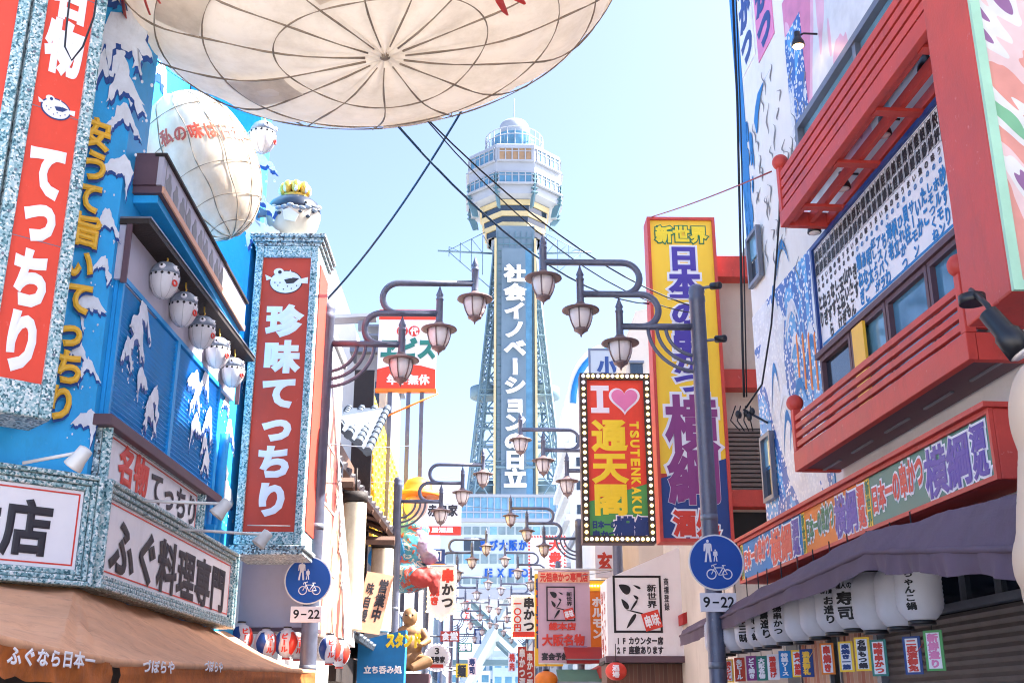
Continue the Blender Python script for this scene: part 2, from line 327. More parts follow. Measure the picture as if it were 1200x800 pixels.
def wrap(mb, fn, strip=.05):
    """slice the mesh data finely and pass every vertex through fn (flat x, y, z -> a curved surface)"""
    bm = bmesh.new()
    vs = [bm.verts.new(v) for v in mb.v]
    for f, sm in zip(mb.f, mb.sm):
        try: bm.faces.new([vs[i] for i in f])
        except ValueError: pass
    for ax in (0, 1):
        lo = min(v.co[ax] for v in bm.verts); hi = max(v.co[ax] for v in bm.verts); k = int((hi - lo) / strip)
        for i in range(1, k + 1):
            no = Vector((1, 0, 0)) if ax == 0 else Vector((0, 1, 0)); co = no * (lo + i * strip)
            bmesh.ops.bisect_plane(bm, geom=bm.verts[:] + bm.edges[:] + bm.faces[:], plane_co=co, plane_no=no)
    bm.verts.index_update(); out = MB()
    out.add([fn(*v.co) for v in bm.verts], [[v.index for v in f.verts] for f in bm.faces]); bm.free()
    return out
def facade_windows(b, F, w, h, cols, rows, y0, ww, hh, pitch_x, pitch_y, x0, frame='grey_metal', pane='glass_dark'):
    for r in range(rows):
        for c in range(cols):
            a = x0 + c * pitch_x; z = y0 + r * pitch_y
            f = MB().frame(F.at(a, z), ww, hh, .05, 0, .05).build('window', frame, b)
            MB().box(F, a + .05, a + ww - .05, z + .05, z + hh - .05, .002, .02).build('pane', pane, f)

def crumple(o, strength=.05, scale=.35, levels=2):
    """soft cloth folds"""
    a = o.modifiers.new('fine', 'SUBSURF'); a.subdivision_type = 'SIMPLE'; a.levels = levels; a.render_levels = levels
    k = 'CLOTH%g' % scale
    if k not in bpy.data.textures: tx = bpy.data.textures.new(k, 'CLOUDS'); tx.noise_scale = scale; tx.noise_depth = 2
    d = o.modifiers.new('folds', 'DISPLACE'); d.texture = bpy.data.textures[k]; d.strength = strength; d.mid_level = .5

# ---------------------------------------------------------------- ground
g = MB().box(W, -400, 400, -200, 900, -.3, -.06); structure(g, 'ground', 'ground')
g = MB().box(W, -2.0, 2.2, -30, 150, -.05, 0); structure(g, 'street', 'paving')
for x0, x1 in ((-8, -2.12), (2.32, 9)):
    structure(MB().box(W, x0, x1, -30, 150, -.05, .1), 'pavement', 'pavement')
for x0, x1 in ((-2.12, -2.0), (2.2, 2.32)): structure(MB().box(W, x0, x1, -30, 150, -.05, .12), 'kerb', 'kerb')

rnd = random.Random(7)
# ---------------------------------------------------------------- the blue corner building
FB = Fr((-3.3, 9.11, 0), (.02, 1, 0), (0, 0, 1))            # street side
FA = Fr((-3.3, 9.11, 0), (.75, .66, 0), (0, 0, 1))          # chamfered corner, a < 0
b = thing('blue_restaurant', 'blue corner building painted with white and navy wave crests', 'building', (-5, 11, 0))
P0 = FA.p(0, 0); PL = FA.p(-4, 0); PF = FB.p(5.44, 0)
foot = [(P0.x, P0.y), (PF.x, PF.y), (-12, PF.y), (-12, PL.y), (PL.x, PL.y)]
wall = MB().poly(W, foot, 2.3, 6.25).build('wall', 'sky_blue_wall', b)
up_foot = [(P0.x, P0.y), (P0.x, 9.65), (-4.25, 9.65), (-4.25, 13.95), (-3.22, 13.95), (-3.2, 14.55), (-12, 14.55), (-12, PL.y), (PL.x, PL.y)]
MB().poly(W, up_foot, 6.253, 11).build('upper_wall', 'sky_blue_wall', b)
MB().poly(W, [(P0.x - .1, P0.y + .1), (PF.x - .1, PF.y - .02), (-12, PF.y - .02), (-12, PL.y), (PL.x - .1, PL.y + .1)], .1, 2.29).build('shop_front', 'dark_wood', b)
MB().poly(W, [(x + (.06 if x > -6 else 0), y) for x, y in up_foot], 11.003, 11.2).build('roof', 'brown_trim', b)
mw, mn = MB(), MB()
for k, (x, y, s) in enumerate([(138, 95, .55), (146, 150, .36), (136, 205, .3), (126, 268, .26), (116, 318, .22), (110, 365, .26), (92, 420, .22), (105, 440, .22), (97, 500, .22), (132, 55, .6), (140, 15, .6), (152, 60, .5), (150, 115, .4)]):
    a, z = FA.px(x, y, .01); splash(mw, mn, FA, a - s / 2, z - s / 3, s, k, rnd, k % 2 == 1, .004 + .0006 * k, 1.7)
mw.build('wave_crest_pattern', 'wave_white', b); mn.build('wave_shadow_pattern', 'wave_navy', b)
mw, mn = MB(), MB()
for k, (x, y, s) in enumerate([(270, 505, .55), (262, 540, .5), (268, 580, .6), (265, 470, .4), (290, 440, .5), (160, 300, .25), (152, 325, .22), (165, 280, .22)]):
    a, z = FB.px(x, y, .01); splash(mw, mn, FB, a - s / 2, z - s / 3, s, k, rnd, k % 2 == 0, .004 + .0006 * k)
mw.build('wave_crest_pattern', 'wave_white', b); mn.build('wave_shadow_pattern', 'wave_navy', b)
mw, mn = MB(), MB()
FX = front(-4.25, 13.95, 0)
for k, (x, y, s) in enumerate([(306, 190, .5), (300, 235, .6), (308, 270, .5), (296, 160, .5), (285, 255, .5)]):
    a, z = FX.px(x, y, .01); splash(mw, mn, FX, a - s / 2, z - s / 3, s, k, rnd, k % 2 == 0, .004 + .0006 * k)
mw.build('wave_crest_pattern', 'wave_white', b); mn.build('wave_shadow_pattern', 'wave_navy', b)
mw, mn = MB(), MB()
FS = Fr((-4.25, 9.65, 0), (0, 1, 0), (0, 0, 1))
for k in range(7): splash(mw, mn, FS, .2 + k * .55, 6.6 + (k * 1.37 % 3), .9, k, rnd, k % 2 == 0, .004 + .0006 * k)
mw.build('wave_crest_pattern', 'wave_white', b); mn.build('wave_shadow_pattern', 'wave_navy', b)
# gold lettering running down the corner
t = MB(); t2 = MB()
(a1, z1), (a0, z0) = FA.px(106, 140, .05), FA.px(80, 500, .05)
for i, ch in enumerate('安うて旨いてっちり'):
    f = (i + .5) / 9; a = (a1 + a0) / 2 + .015 * (1 if i % 2 else -1); z = z1 + (z0 - z1) * f + .04; s = .27
    put(t, FA, ch, a - s / 2, z - s * .6, s, s * 1.15, .05, .05, .03); put(t2, FA, ch, a - s / 2 + .012, z - s * .6 - .02, s, s * 1.15, .042, .05, .005)
t.build('gold_lettering', 'gold_ink', b); t2.build('letter_shadow_lettering', 'wave_navy', b)
# shuttered bay
a0 = FB.px(124, 470, .05)[0]; a1 = FB.px(248, 565, .05)[0]; zb = FB.px(180, 524, .12)[1]; zt = zb + 1.3
MB().box(FB, a0, a1, zb, zt, .003, .035).build('bay', 'blue_trim', b)
for k in range(2):
    q0 = a0 + .06 + k * (a1 - a0 - .04) / 2; q1 = q0 + (a1 - a0) / 2 - .1; m = MB(); n = 26; hh = zt - zb - .1
    vs = []
    for i in range(n * 2 + 1):
        z = zb + .05 + hh * i / (2 * n); c = .038 + (.022 if i % 2 else 0); vs += [FB.p(q0, z, c), FB.p(q1, z, c)]
    m.add(vs, [(2 * i, 2 * i + 1, 2 * i + 3, 2 * i + 2) for i in range(2 * n)]); sh = m.build('shutter', 'blue_trim', b)
    mw, mn = MB(), MB()
    for j in range(7):
        s = rnd.uniform(.3, .5); splash(mw, mn, FB, rnd.uniform(q0 + .05, q1 - s - .05), zb + .12 + hh * (j + .2) / 9, s, j, rnd, j % 2 == 0, .062 + .0005 * j, 1.3)
    mw.build('wave_crest_pattern', 'wave_white', sh); mn.build('wave_shadow_pattern', 'wave_navy', sh)
    MB().frame(FB.at(q0 - .04, zb), q1 - q0 + .08, zt - zb, .045, .036, .075).build('shutter_frame', 'blue_trim', b)
MB().box(FB, a0 - .12, a1 + .1, zb - .1, zb - .003, .003, .16).build('sill', 'brown_trim', b, bevel=.008)
MB().tube([FB.p(a1 + .22, 4.75, .1), FB.p(a1 + .22, 4.6, .1), FB.p(a1 + .18, 4.35, .1), FB.p(a1 + .16, 2.7, .1)], .06, 12).build('downpipe', 'blue_trim', b)
MB().frame(FB.at(a1 + .02, 2.75), .5, .9, .05, .02, .12).build('pipe_frame', 'blue_trim', b)
# upper ledge with picture board, and the black hood under it
def tilted(pa, pb, c):
    A, B = FB.p(*FB.px(*pa, c), c), FB.p(*FB.px(*pb, c), c); return Fr(A, B - A, (0, 0, 1), FB.n), (B - A).length
cE = .27
LG, LL = tilted((189, 226), (285, 388), cE)
MB().box(LG, 0, LL, 0, .07, -cE + .003, 0).build('ledge', 'brown_trim', b)
MB().box(LG, .04, LL, -.08, -.003, -cE + .003, -.04).build('ledge_underside', 'sky_blue_wall', b)
MB().box(LG, 0, LL, .0, .065, .003, .02).build('ledge_fascia', 'peach_wall', b)
bb = MB().box(LG, -.02, LL + .02, .073, .36, -.05, 0).build('picture_board', 'lilac_panel', b)
MB().box(LG, -.02, .03, .073, .4, -cE + .003, -.053).build('board_end', 'brown_trim', b)
m = MB()
for k in range(14):
    a = .1 + k * (LL - .2) / 14; m.poly(LG, [(a + x * .17, .09 + y * .2) for x, y in ((.1, 0), (.9, 0), (1, .5), (.75, .75), (.7, 1), (.4, 1), (.35, .75), (0, .45))], .001, .005)
    if k % 3 == 0: m.box(LG, a - .03, a - .018, .08, .35, .001, .004)
m.build('faded_figure_pattern', 'grey_wall', bb)
MB().box(LG, -.04, LL + .04, .363, .39, -.08, .03).build('board_coping', 'dark_wood', b)
HG, HL = tilted((175, 262), (298, 424), cE)
MB().box(HG, 0, HL, .0, .05, -cE + .003, 0).build('hood', 'dark_wood', b)
MB().box(HG, 0, HL, .053, .07, -cE + .003, .012).build('hood_edge', 'grey_metal', b)
MB().box(HG, .02, HL - .02, -.52, -.003, -cE + .003, -cE + .06).build('hood_backboard', 'lilac_panel', b)
for a in (.0, HL - .03): MB().box(HG, a, a + .025, -.56, -.003, -cE + .07, -cE + .12).build('hood_bracket', 'brown_trim', b)

# puffer-fish lanterns: one is built, the rest are copies
def fugu_lantern(loc, label, group):
    r = thing('puffer_lantern', label, 'lantern', (0, 0, 0), group)
    MB().lathe([(.02, -.3), (.08, -.285), (.14, -.23), (.19, -.13), (.215, 0), (.212, .05)], n=28).build('belly', 'fugu_white', r)
    MB().lathe([(.214, .052), (.2, .12), (.165, .19), (.11, .235), (.05, .25), (0.001, .252)], n=28).build('back', 'fugu_grey', r)
    m = MB()
    for i in range(14):
        a = i * 2 * math.pi / 14; d = Vector((math.cos(a), math.sin(a), .08)); m.ball(d * .2 + Vector((0, 0, .01)), .026, n=8, m=6)
    m.build('spot_pattern', 'black_ink', r)
    m = MB()
    for k in range(8):
        a = k * math.pi / 4 + .2; m.tube([Vector((rr * math.cos(a), rr * math.sin(a), h)) for rr, h in ((.03, -.302), (.085, -.287), (.145, -.232), (.194, -.13), (.219, 0))], .0025, 4)
    m.build('seam', 'grey_wall', r)
    for s in (-1, 1):
        a = -1.1 + s * .55 + .25; d = Vector((math.cos(a), math.sin(a), 0))
        e = MB().ball(d * .185 + Vector((0, 0, .13)), .05, .05, .045, 12, 8).build('eye', 'white_ink', r)
        MB().ball(d * .222 + Vector((0, 0, .135)), .022, n=8, m=6).build('pupil', 'black_ink', e)
    d = Vector((math.cos(-.35), math.sin(-.35), 0)); m = MB()
    q = d.to_track_quat('Z', 'Y'); m.add([d * .205 + Vector((0, 0, -.1)) + q @ Vector((math.cos(i * math.pi / 7) * (.04 + .014 * math.cos(j * math.pi / 3)), math.sin(i * math.pi / 7) * (.04 + .014 * math.cos(j * math.pi / 3)), .014 * math.sin(j * math.pi / 3))) for i in range(14) for j in range(6)],
          [(i * 6 + j, i * 6 + (j + 1) % 6, ((i + 1) % 14) * 6 + (j + 1) % 6, ((i + 1) % 14) * 6 + j) for i in range(14) for j in range(6)], True)
    m.build('mouth', 'red_ink', r)
    MB().tube([(0, 0, .25), (.02, 0, .3), (0, .02, .34), (0, 0, .42)], .012, 8).build('hook', 'crown_gold', r)
    m = MB(); m.poly(Fr((-.02, .19, .12), (.3, 1, 0), (0, 0, 1)), [(0, -.04), (.06, -.05), (.14, -.1), (.12, 0), (.14, .08), (.06, .04), (0, .04)], 0, .015); m.build('tail', 'fugu_grey', r)
    r.location = loc; return r
spots = [(193, 327), (215, 361), (237, 388), (255, 412), (273, 435)]
labs = ['round puffer fish lantern beside the brown bracket, first in the row under the black hood', 'second puffer fish lantern from the brown bracket under the black hood', 'middle puffer fish lantern of the five under the black hood',
        'fourth puffer fish lantern under the hood, between the middle and the last', 'last puffer fish lantern of the row, beside the tall red sign tower']
proto = None
for (x, y), l in zip(spots, labs):
    a, z = FB.px(x, y, .19); p = FB.p(a, z, .19)
    if proto is None: o = proto = fugu_lantern(p, l, 'puffer fish lanterns under the black hood')
    else: o = copy_tree(proto)
    o.location = p; o.rotation_euler = (0, 0, rnd.uniform(-.15, .15)); o['label'] = l; o.scale = (.66,) * 3
p = atY(308, 160, 12.9); o = copy_tree(proto); o.location = p; o['label'] = 'single small puffer fish lantern high up behind the huge fish lantern'; o['group'] = 'high puffer fish lantern'
o.rotation_euler = (0, 0, .3); o.scale = (.8,) * 3

# ------------------------------------------------------------- signs on the blue building
def fish(t, nv, F, a, b_, s, c):
    """puffer fish emblem, s wide; white body on t, dark marks on nv"""
    nv.poly(F, ellipse(a, b_, .4 * s + .012, .3 * s + .012, 24), c, c + .003); t.poly(F, ellipse(a, b_, .4 * s, .3 * s, 24), c + .001, c + .006)
    t.poly(F, [(a + .34 * s, b_ + .08 * s), (a + .56 * s, b_ + .14 * s), (a + .56 * s, b_ - .04 * s), (a + .36 * s, b_ - .02 * s)], c + .001, c + .0055)
    t.poly(F, [(a - .34 * s, b_ + .1 * s), (a - .54 * s, b_ + .2 * s), (a - .5 * s, b_ + .04 * s)], c + .001, c + .0055)
    t.poly(F, ellipse(a - .2 * s, b_ + .28 * s, .13 * s, .1 * s, 14), c + .001, c + .0062); nv.poly(F, ellipse(a - .17 * s, b_ + .27 * s, .05 * s, .05 * s, 10), c + .007, c + .009)
    nv.poly(F, [(a - .05 * s, b_ + .06 * s), (a + .16 * s, b_ + .12 * s), (a + .34 * s, b_ + .1 * s), (a + .2 * s, b_ - .03 * s), (a + .02 * s, b_ - .05 * s)], c + .007, c + .009)
    t.poly(F, [(a - .02 * s, b_ + .12 * s), (a + .1 * s, b_ + .34 * s), (a + .16 * s, b_ + .1 * s)], c + .008, c + .011)
    for x, y in ((-.28, -.02), (-.2, -.1), (-.05, -.2), (.15, -.18), (.28, -.1), (-.15, -.02), (.05, -.12)): nv.poly(F, ellipse(a + x * s, b_ + y * s, .018 * s, .018 * s, 8), c + .007, c + .009)
# tall red box sign over the corner
S = FA.at(0, 0, .62)
aR, zb = S.px(57, 493); aL = S.px(3, 230)[0]; aR2 = S.px(98, 200)[0]; zt = 8.6
aR = (aR + aR2) / 2; wS = aR - aL
r = thing('red_box_sign', 'tall red box sign with white fish emblem hung over the building corner, speckled teal border', 'sign', S.p((aL + aR) / 2, zb))
ST = S.at(aL, zb); bw = .1
MB().box(ST, 0, wS, 0, zt - zb, -.42, -.004).build('casing', 'mosaic_grey', r)
MB().frame(ST, wS, zt - zb, bw, 0, .05, .26).build('border', 'mosaic', r, bevel=.012)
MB().box(ST, bw, wS - bw, .26, zt - zb - .1, 0, .015).build('face', 'red_face', r)
m = MB()
for k in range(1, 4): z = .26 + (zt - zb - .36) * k / 4; m.box(ST, bw + .003, wS - bw - .003, z, z + .006, .0151, .0175)
for k in range(14):
    for a in (bw * .5, wS - bw * .5): m.poly(ST, ellipse(a, .15 + k * (zt - zb - .3) / 13, .012, .012, 8), .05, .056)
m.build('seam_rivet', 'grey_metal', r)
t, nv = MB(), MB()
def zrow(y): return ST.px(60, y, .02)[1]
cw = (wS - 2 * bw) * .8; x0 = bw + (wS - 2 * bw - cw) / 2
for ch, y in (('て', 203), ('っ', 257), ('ち', 333), ('り', 408), ('物', 52), ('名', -15)):
    hgt = .5; z = ST.px(ST_x, y, .02)[1] if False else zrow(y)
    put(t, ST, ch, x0, z - hgt * .48, cw, hgt, .018, .06, .006)
fish(t, nv, ST, wS / 2, zrow(126), cw * .9, .017)
t.build('lettering', 'white_ink', r); nv.build('emblem_marking', 'navy', r)
S2 = Fr(S.p(aL - .012, 0, -.02), (.93, .3, 0), (0, 0, 1)); w2 = .9
ST2 = S2.at(-w2, zb + .1)
MB().box(ST2, 0, w2, 0, zt - zb, -.3, -.004).build('casing', 'mosaic_grey', r)
MB().frame(ST2, w2, zt - zb, .09, 0, .05, .2).build('border', 'mosaic', r, bevel=.012)
MB().box(ST2, .09, w2 - .09, .2, zt - zb - .1, 0, .015).build('face', 'red_face', r)
t, nv = MB(), MB()
for ch, y in (('物', 60), ('名', -5), ('て', 190), ('っ', 250)): put(t, ST2, ch, .2, ST2.px(10, y, .02)[1] - .25, .5, .5, .018, .06, .006)
fish(t, nv, ST2, w2 / 2, ST2.px(5, 105, .02)[1], .5, .017)
t.build('lettering', 'white_ink', r); nv.build('emblem_marking', 'navy', r)

def framed(name, label, F, a0, a1, b0, b1, fw, mat, depth, rows, cat='sign', line=True):
    r = thing(name, label, cat, F.p((a0 + a1) / 2, b0)); G = F.at(a0, b0); w, h = a1 - a0, b1 - b0
    MB().box(G, 0, w, 0, h, -depth, -.003).build('casing', 'mosaic_grey', r)
    for i in range(3): MB().frame(G.at(i * fw / 3, i * fw / 3), w - 2 * i * fw / 3, h - 2 * i * fw / 3, fw / 3 - .004, 0, .085 - i * .022).build('border', mat, r, bevel=.012)
    MB().box(G, fw, w - fw, fw, h - fw, 0, .012).build('face', 'sign_white', r)
    if line: MB().frame(G.at(fw + .025, fw + .025), w - 2 * fw - .05, h - 2 * fw - .05, .012, .013, .016).build('red_border', 'red_ink', r)
    for s, mat2, x, y, cw, ch, bold in rows:
        t = MB(); htext(t, G, s, x, y, cw, ch, .014, bold, .008); t.build('lettering', mat2, r)
    return r
a0 = FB.px(121, 500, .06)[0]; a1 = FB.px(233, 585, .06)[0]
framed('white_sign', 'narrow white sign with red and dark lettering above the longer white sign', FB.at(0, 0, .06), a0, a1, 3.3, 3.98, .1, 'mosaic', .055,
       [('名物', 'red_ink', .42, .2, .42, .36, .05), ('てっちり', 'ink', 1.32, .2, .42, .33, .04)])
CS = .16; a0 = -.376 * CS; a1 = FB.px(270, 695, CS)[0]
framed('white_sign', 'long white sign with bold black lettering over the orange awning', FB.at(0, 0, CS), a0, a1, 2.54, 3.42, .13, 'mosaic', CS - .01, [('ふぐ料理専門', 'ink', .3, .15, .66 * (a1 - a0) / 4.6, .5, .042)])
a1 = .376 * CS
framed('white_sign', 'white corner sign with two large black characters, beside the long white sign', FA.at(0, 0, CS), a1 - 1.95, a1, 2.54, 3.42, .13, 'mosaic', CS - .01, [('総本店', 'ink', .44, .2, .39, .44, .04)])

# spotlights of the signs
def spot(label, tip, root, mat='white_metal'):
    tip, root = Vector(tip), Vector(root); r = thing('sign_spotlight', label, 'spotlight', root, 'white spotlights on arms')
    MB().tube([root, tip], .014, 8).build('arm', mat, r)
    d = (root - tip); d.z = 0; d.normalize(); ax = (d * .6 + Vector((0, 0, -.8))).normalized()
    h = MB().lathe([(.03, -.1), (.055, -.09), (.06, 0), (.075, .06), (.075, .075)], tip + Vector((0, 0, -.05)), 14, axis=ax).build('head', mat, r)
    MB().lathe([(.066, .077), (.001, .08)], tip + Vector((0, 0, -.05)), 14, axis=ax).build('lens', 'lamp_glass', h)
p = FB.p(FB.px(260, 590, .9)[0], FB.px(260, 590, .9)[1], .9); spot('white spotlight on a thin arm in front of the narrow white sign', p, (p.x - .75, p.y - .15, p.z + .0))
p = FB.p(FB.px(308, 626, 1.0)[0], FB.px(308, 626, 1.0)[1], 1.0); spot('white spotlight on a thin arm below the red sign tower', p, (p.x - .8, p.y - .2, p.z + .02))
p = FA.p(FA.px(93, 530, .8)[0], FA.px(93, 530, .8)[1], .8); spot('white spotlight on the corner below the gold lettering', p, (p.x - .45, p.y + .1, p.z - .06))

# orange awning
r = thing('orange_awning', 'faded orange canvas awning with a torn lettered valance under the white signs', 'awning', (-2.6, 9, 2.2))
back = [FA.p(-3.2, 2.54, .02), FA.p(0, 2.55, .02), FB.p(.2, 2.55, .02), FB.p(5.3, 2.53, .02)]
p0 = atX(-60, 737, -2.15); p1 = atX(137, 776, -2.15); p2 = atX(368, 787, -2.15)
fr = [p0, p0.lerp(p1, .5) - Vector((0, 0, .01)), p1, p2]
N = 10; vs = []
rows = []
for i in range(25):
    f = i / 24 * 3; k = min(int(f), 2); g2 = f - k
    A = back[k].lerp(back[k + 1], g2); B = fr[k].lerp(fr[k + 1], g2); row = []
    for j in range(N + 1):
        q = A.lerp(B, j / N); q.z -= .05 * math.sin(math.pi * j / N) + .012 * math.sin(i * 1.9) * math.sin(math.pi * j / N); row.append(q)
    rows.append(row)
m = MB(); m.add([q for row in rows for q in row], [(i * (N + 1) + j, i * (N + 1) + j + 1, (i + 1) * (N + 1) + j + 1, (i + 1) * (N + 1) + j) for i in range(24) for j in range(N)], True)
crumple(m.build('canvas', 'awning_orange', r), .07, .45)
m = MB(); ed = [row[-1] for row in rows]
m.tube(ed, .028, 8); m.build('front_bar', 'awning_orange', r)
for s0, s1 in ((0, 15), (16, 24)):
    m = MB(); vs = []
    for i in range(s0, s1 + 1):
        q = ed[i]; dx = .012 * math.sin(i * 1.3); vs += [q + Vector((.02, 0, -.01)), q + Vector((.02 + dx, 0, -.07)), q + Vector((.02 - dx, 0, -.15 + .012 * math.sin(i * 2.7)))]
    m.add(vs, [(3 * i + j, 3 * i + j + 1, 3 * i + j + 4, 3 * i + j + 3) for i in range(s1 - s0) for j in range(2)], True); crumple(m.build('valance', 'valance_orange', r), .03, .12)
V = Fr((-2.15, 0, 0), (0, 1, 0), (0, 0, 1)); t = MB()
for s, xa, xb in (('ふぐなら日本一', 10, 113), ('づぼらや', 168, 206), ('づぼらや', 240, 262)):
    a, z = V.px(xa, 766 if xa < 100 else 779, .05); a2, z2_ = V.px(xb, 773 if xa < 100 else 781, .05); cw = (a2 - a) / len(s)
    for i, ch in enumerate(s): put(t, V, ch, a + i * cw, z - .045 + (z2_ - z) * i / len(s), cw * .95, .085, .045, .04, .004)
t.build('lettering', 'sign_white', r)
m = MB()
for f in (4, 9, 14, 19, 24): m.tube([rows[f][0] + Vector((.02, 0, -.5)), rows[f][-1] + Vector((0, 0, -.02))], .015, 6)
m.build('awning_frame', 'grey_metal', r)

# red sign tower with its fish on top
YT = 13.9; G, w_, h_ = front_px(276, 288, 353, 640, YT)
G = front(-3.12, YT, 3.57); w_ = .84; h_ = 4.0; dep = .95
r = thing('red_sign_tower', 'tall slim red sign tower with white lettering, carrying the crowned fish statue', 'sign', (-2.7, YT + .4, 3.57))
MB().box(G, 0, w_, 0, h_, -dep, -.003).build('casing', 'mosaic', r)
MB().frame(G, w_, h_, .1, 0, .05, .16).build('border', 'mosaic', r, bevel=.012)
MB().box(G, .1, w_ - .1, .16, h_ - .16, 0, .014).build('face', 'red_deep', r)
Gs = Fr(G.p(w_ + .003, 0, 0), (0, 1, 0), (0, 0, 1)); 
MB().box(Gs, .12, dep - .12, .2, h_ - .2, 0, .01).build('face', 'red_deep', r)
for k in range(3): MB().box(G, -.03 - .03 * k, w_ + .03 + .03 * k, h_ + .003 + k * .055, h_ + .055 + k * .055, -dep - .03, .05 + .03 * k).build('cornice', 'mosaic_grey', r, bevel=.008)
for k in range(2): MB().box(G, -.02 - .03 * (1 - k), w_ + .02 + .03 * (1 - k), -.06 - k * .06, -.003 - k * .06, -dep, .06).build('base_moulding', 'mosaic_grey', r, bevel=.008)
t, nv = MB(), MB()
for ch, y in zip('珍味てっちり', (376, 418, 460, 499, 541, 585)):
    z = G.px(325, y)[1]; put(t, G, ch, .2, z - .22, .46, .44, .016, .06, .006)
fish(t, nv, G, w_ / 2, G.px(333, 331)[1], .52, .015)
t.build('lettering', 'white_ink', r); nv.build('emblem_marking', 'ink', r)
zt = 3.57 + h_ + .18
r = thing('crowned_fish_statue', 'puffer fish statue wearing a gold crown on top of the slim red sign tower', 'statue', (-2.72, YT + .3, zt))
c = Vector((-2.72, YT + .3, zt + .37))
m = MB(); m.lathe([(.2, -.37), (.27, -.3), (.345, -.12), (.375, .02), (.37, .08)], c, 30, sy=.8); m.build('belly', 'fugu_cream', r)
m = MB(); m.lathe([(.372, .081), (.37, .14), (.33, .23), (.24, .3), (.1, .335), (.001, .34)], c, 30, sy=.8); m.build('back', 'fugu_navy', r)
m = MB(); Ff = Fr(c + Vector((0, 0, 0)), (1, 0, 0), (0, 0, 1), (0, -1, 0))
def on(a, z, q=1.0):
    rr = .375 * math.sqrt(max(.02, 1 - (z / .42) ** 2)); return Vector((c.x + a, c.y - .8 * math.sqrt(max(0, rr * rr - a * a)) * q, c.z + z))
for a, z, s in ((-.26, 0, .03), (-.15, -.02, .035), (.14, 0, .03), (.24, -.05, .035), (.3, .03, .02), (-.32, .03, .02), (.05, -.06, .02), (-.05, .0, .06)): m.ball(on(a, z, .97), s, .03, s * .7, 8, 6)
m.build('spot_pattern', 'fugu_navy', r)
m = MB()
for k in range(9): 
    a = -.3 + k * .075; m.ball(on(a, .07 + .02 * math.sin(k * 2), .96), .06, .04, .035, 8, 6)
m.build('side_marking', 'fugu_grey', r)
e = MB().ball(on(.2, .15, .98), .045, .03, .045, 12, 8).build('eye', 'white_ink', r); MB().ball(on(.205, .15, .98) + Vector((0, -.025, 0)), .022, .012, .022, 8, 6).build('pupil', 'black_ink', e)
m = MB(); m.ball(on(.33, .12, 1) + Vector((.03, -.02, 0)), .05, .05, .03, 10, 8); m.build('mouth', 'fugu_white', r)
m = MB(); m.poly(Ff, [(-.34, .1), (-.5, .2), (-.47, .1), (-.5, .02), (-.34, .05)], -.03, .03); m.build('tail', 'fugu_grey', r, bevel=.01)
m = MB(); m.poly(Fr(on(0, -.03, 1.02), (1, 0, 0), (.1, -.3, 1), None), [(-.06, -.1), (.09, -.13), (.13, -.03), (0, .06), (-.1, .03)], 0, .02); m.build('fin', 'fugu_white', r)
cr = MB(); cr.lathe([(.13, .3), (.16, .305), (.165, .36), (.16, .365)], c, 20, sy=.85); cw_ = cr.build('crown', 'crown_gold', r)
m = MB(); m2 = MB()
for k in range(8):
    a = k * math.pi / 4 + .2; d = Vector((math.cos(a), math.sin(a) * .85, 0)); m.ball(c + d * .16 + Vector((0, 0, .45)), .065, .065, .1, 10, 8); m2.ball(c + d * .195 + Vector((0, 0, .43)), .035, .035, .07, 8, 6)
m.ball(c + Vector((0, 0, .5)), .13, .12, .09, 12, 8)
m.build('crown_lobe_trim', 'crown_gold', cw_); m2.build('crown_inlay_trim', 'white_ink', cw_)

# ------------------------------------------------------------- the huge fish lantern over the street, and the one behind
def big_lantern(name, label, c, ax, ay, az, nm, rings, e=2.0, yaw=0., seam=.012, tilt=None):
    r = thing(name, label, 'lantern', c); rot = Matrix.Rotation(yaw, 3, 'Z')
    if tilt: rot = tilt
    def S(t, ph):   # t: 0 bottom pole .. pi top pole
        f = lambda v: math.copysign(abs(v) ** (2 / e), v)
        puff = 1 - .018 * abs(math.sin(ph * nm / 2)) * 0
        return Vector(c) + rot @ Vector((ax * f(math.sin(t)) * math.cos(ph) * puff, ay * f(math.sin(t)) * math.sin(ph) * puff, -az * f(math.cos(t))))
    n1, n2 = 96, 48; vs = []; fs = []
    for i in range(n2 + 1):
        for j in range(n1):
            t = math.pi * i / n2; ph = 2 * math.pi * j / n1; q = S(max(.004, min(math.pi - .004, t)), ph)
            k = abs(math.sin(ph * nm / 2)) ** .6; rr = min(abs(t * 180 / math.pi - a) for a in rings); k *= min(1, rr / 6) ** .6
            d = (q - Vector(c)).normalized(); vs.append(q + d * ((k - 1) * .045 * ax / 2 + .012 * math.sin(ph * 7 + t * 5) * ax / 2.4))
    for i in range(n2):
        for j in range(n1): fs.append((i * n1 + j, i * n1 + (j + 1) % n1, (i + 1) * n1 + (j + 1) % n1, (i + 1) * n1 + j))
    body = MB(); body.add(vs, fs, True); bo = body.build('body', 'paper_cream' if ax > 1 else 'paper_patch', r)
    m = MB()
    for k in range(nm):
        ph = 2 * math.pi * k / nm; m.tube([S(.03 + (math.pi - .06) * i / 40, ph + .03 * math.sin(i * .6 + k * 2.1)) for i in range(41)], [seam * (1 + .35 * math.sin(i * 1.7 + k)) for i in range(41)], 6)
    for a in rings: m.tube([S(R(a + 1.6 * math.sin(2 * math.pi * i / 72 * 3 + a)), 2 * math.pi * i / 72) for i in range(73)], [seam * .8 * (1 + .35 * math.sin(i * 1.1 + a)) for i in range(73)], 6, cap=False)
    m.build('seam', 'seam_brown', r)
    return r, S
mk('seam_brown', '8c7d6c', .8, var=.3, scale=8)
cB = Vector((-1.2, 9.3, 8.97))
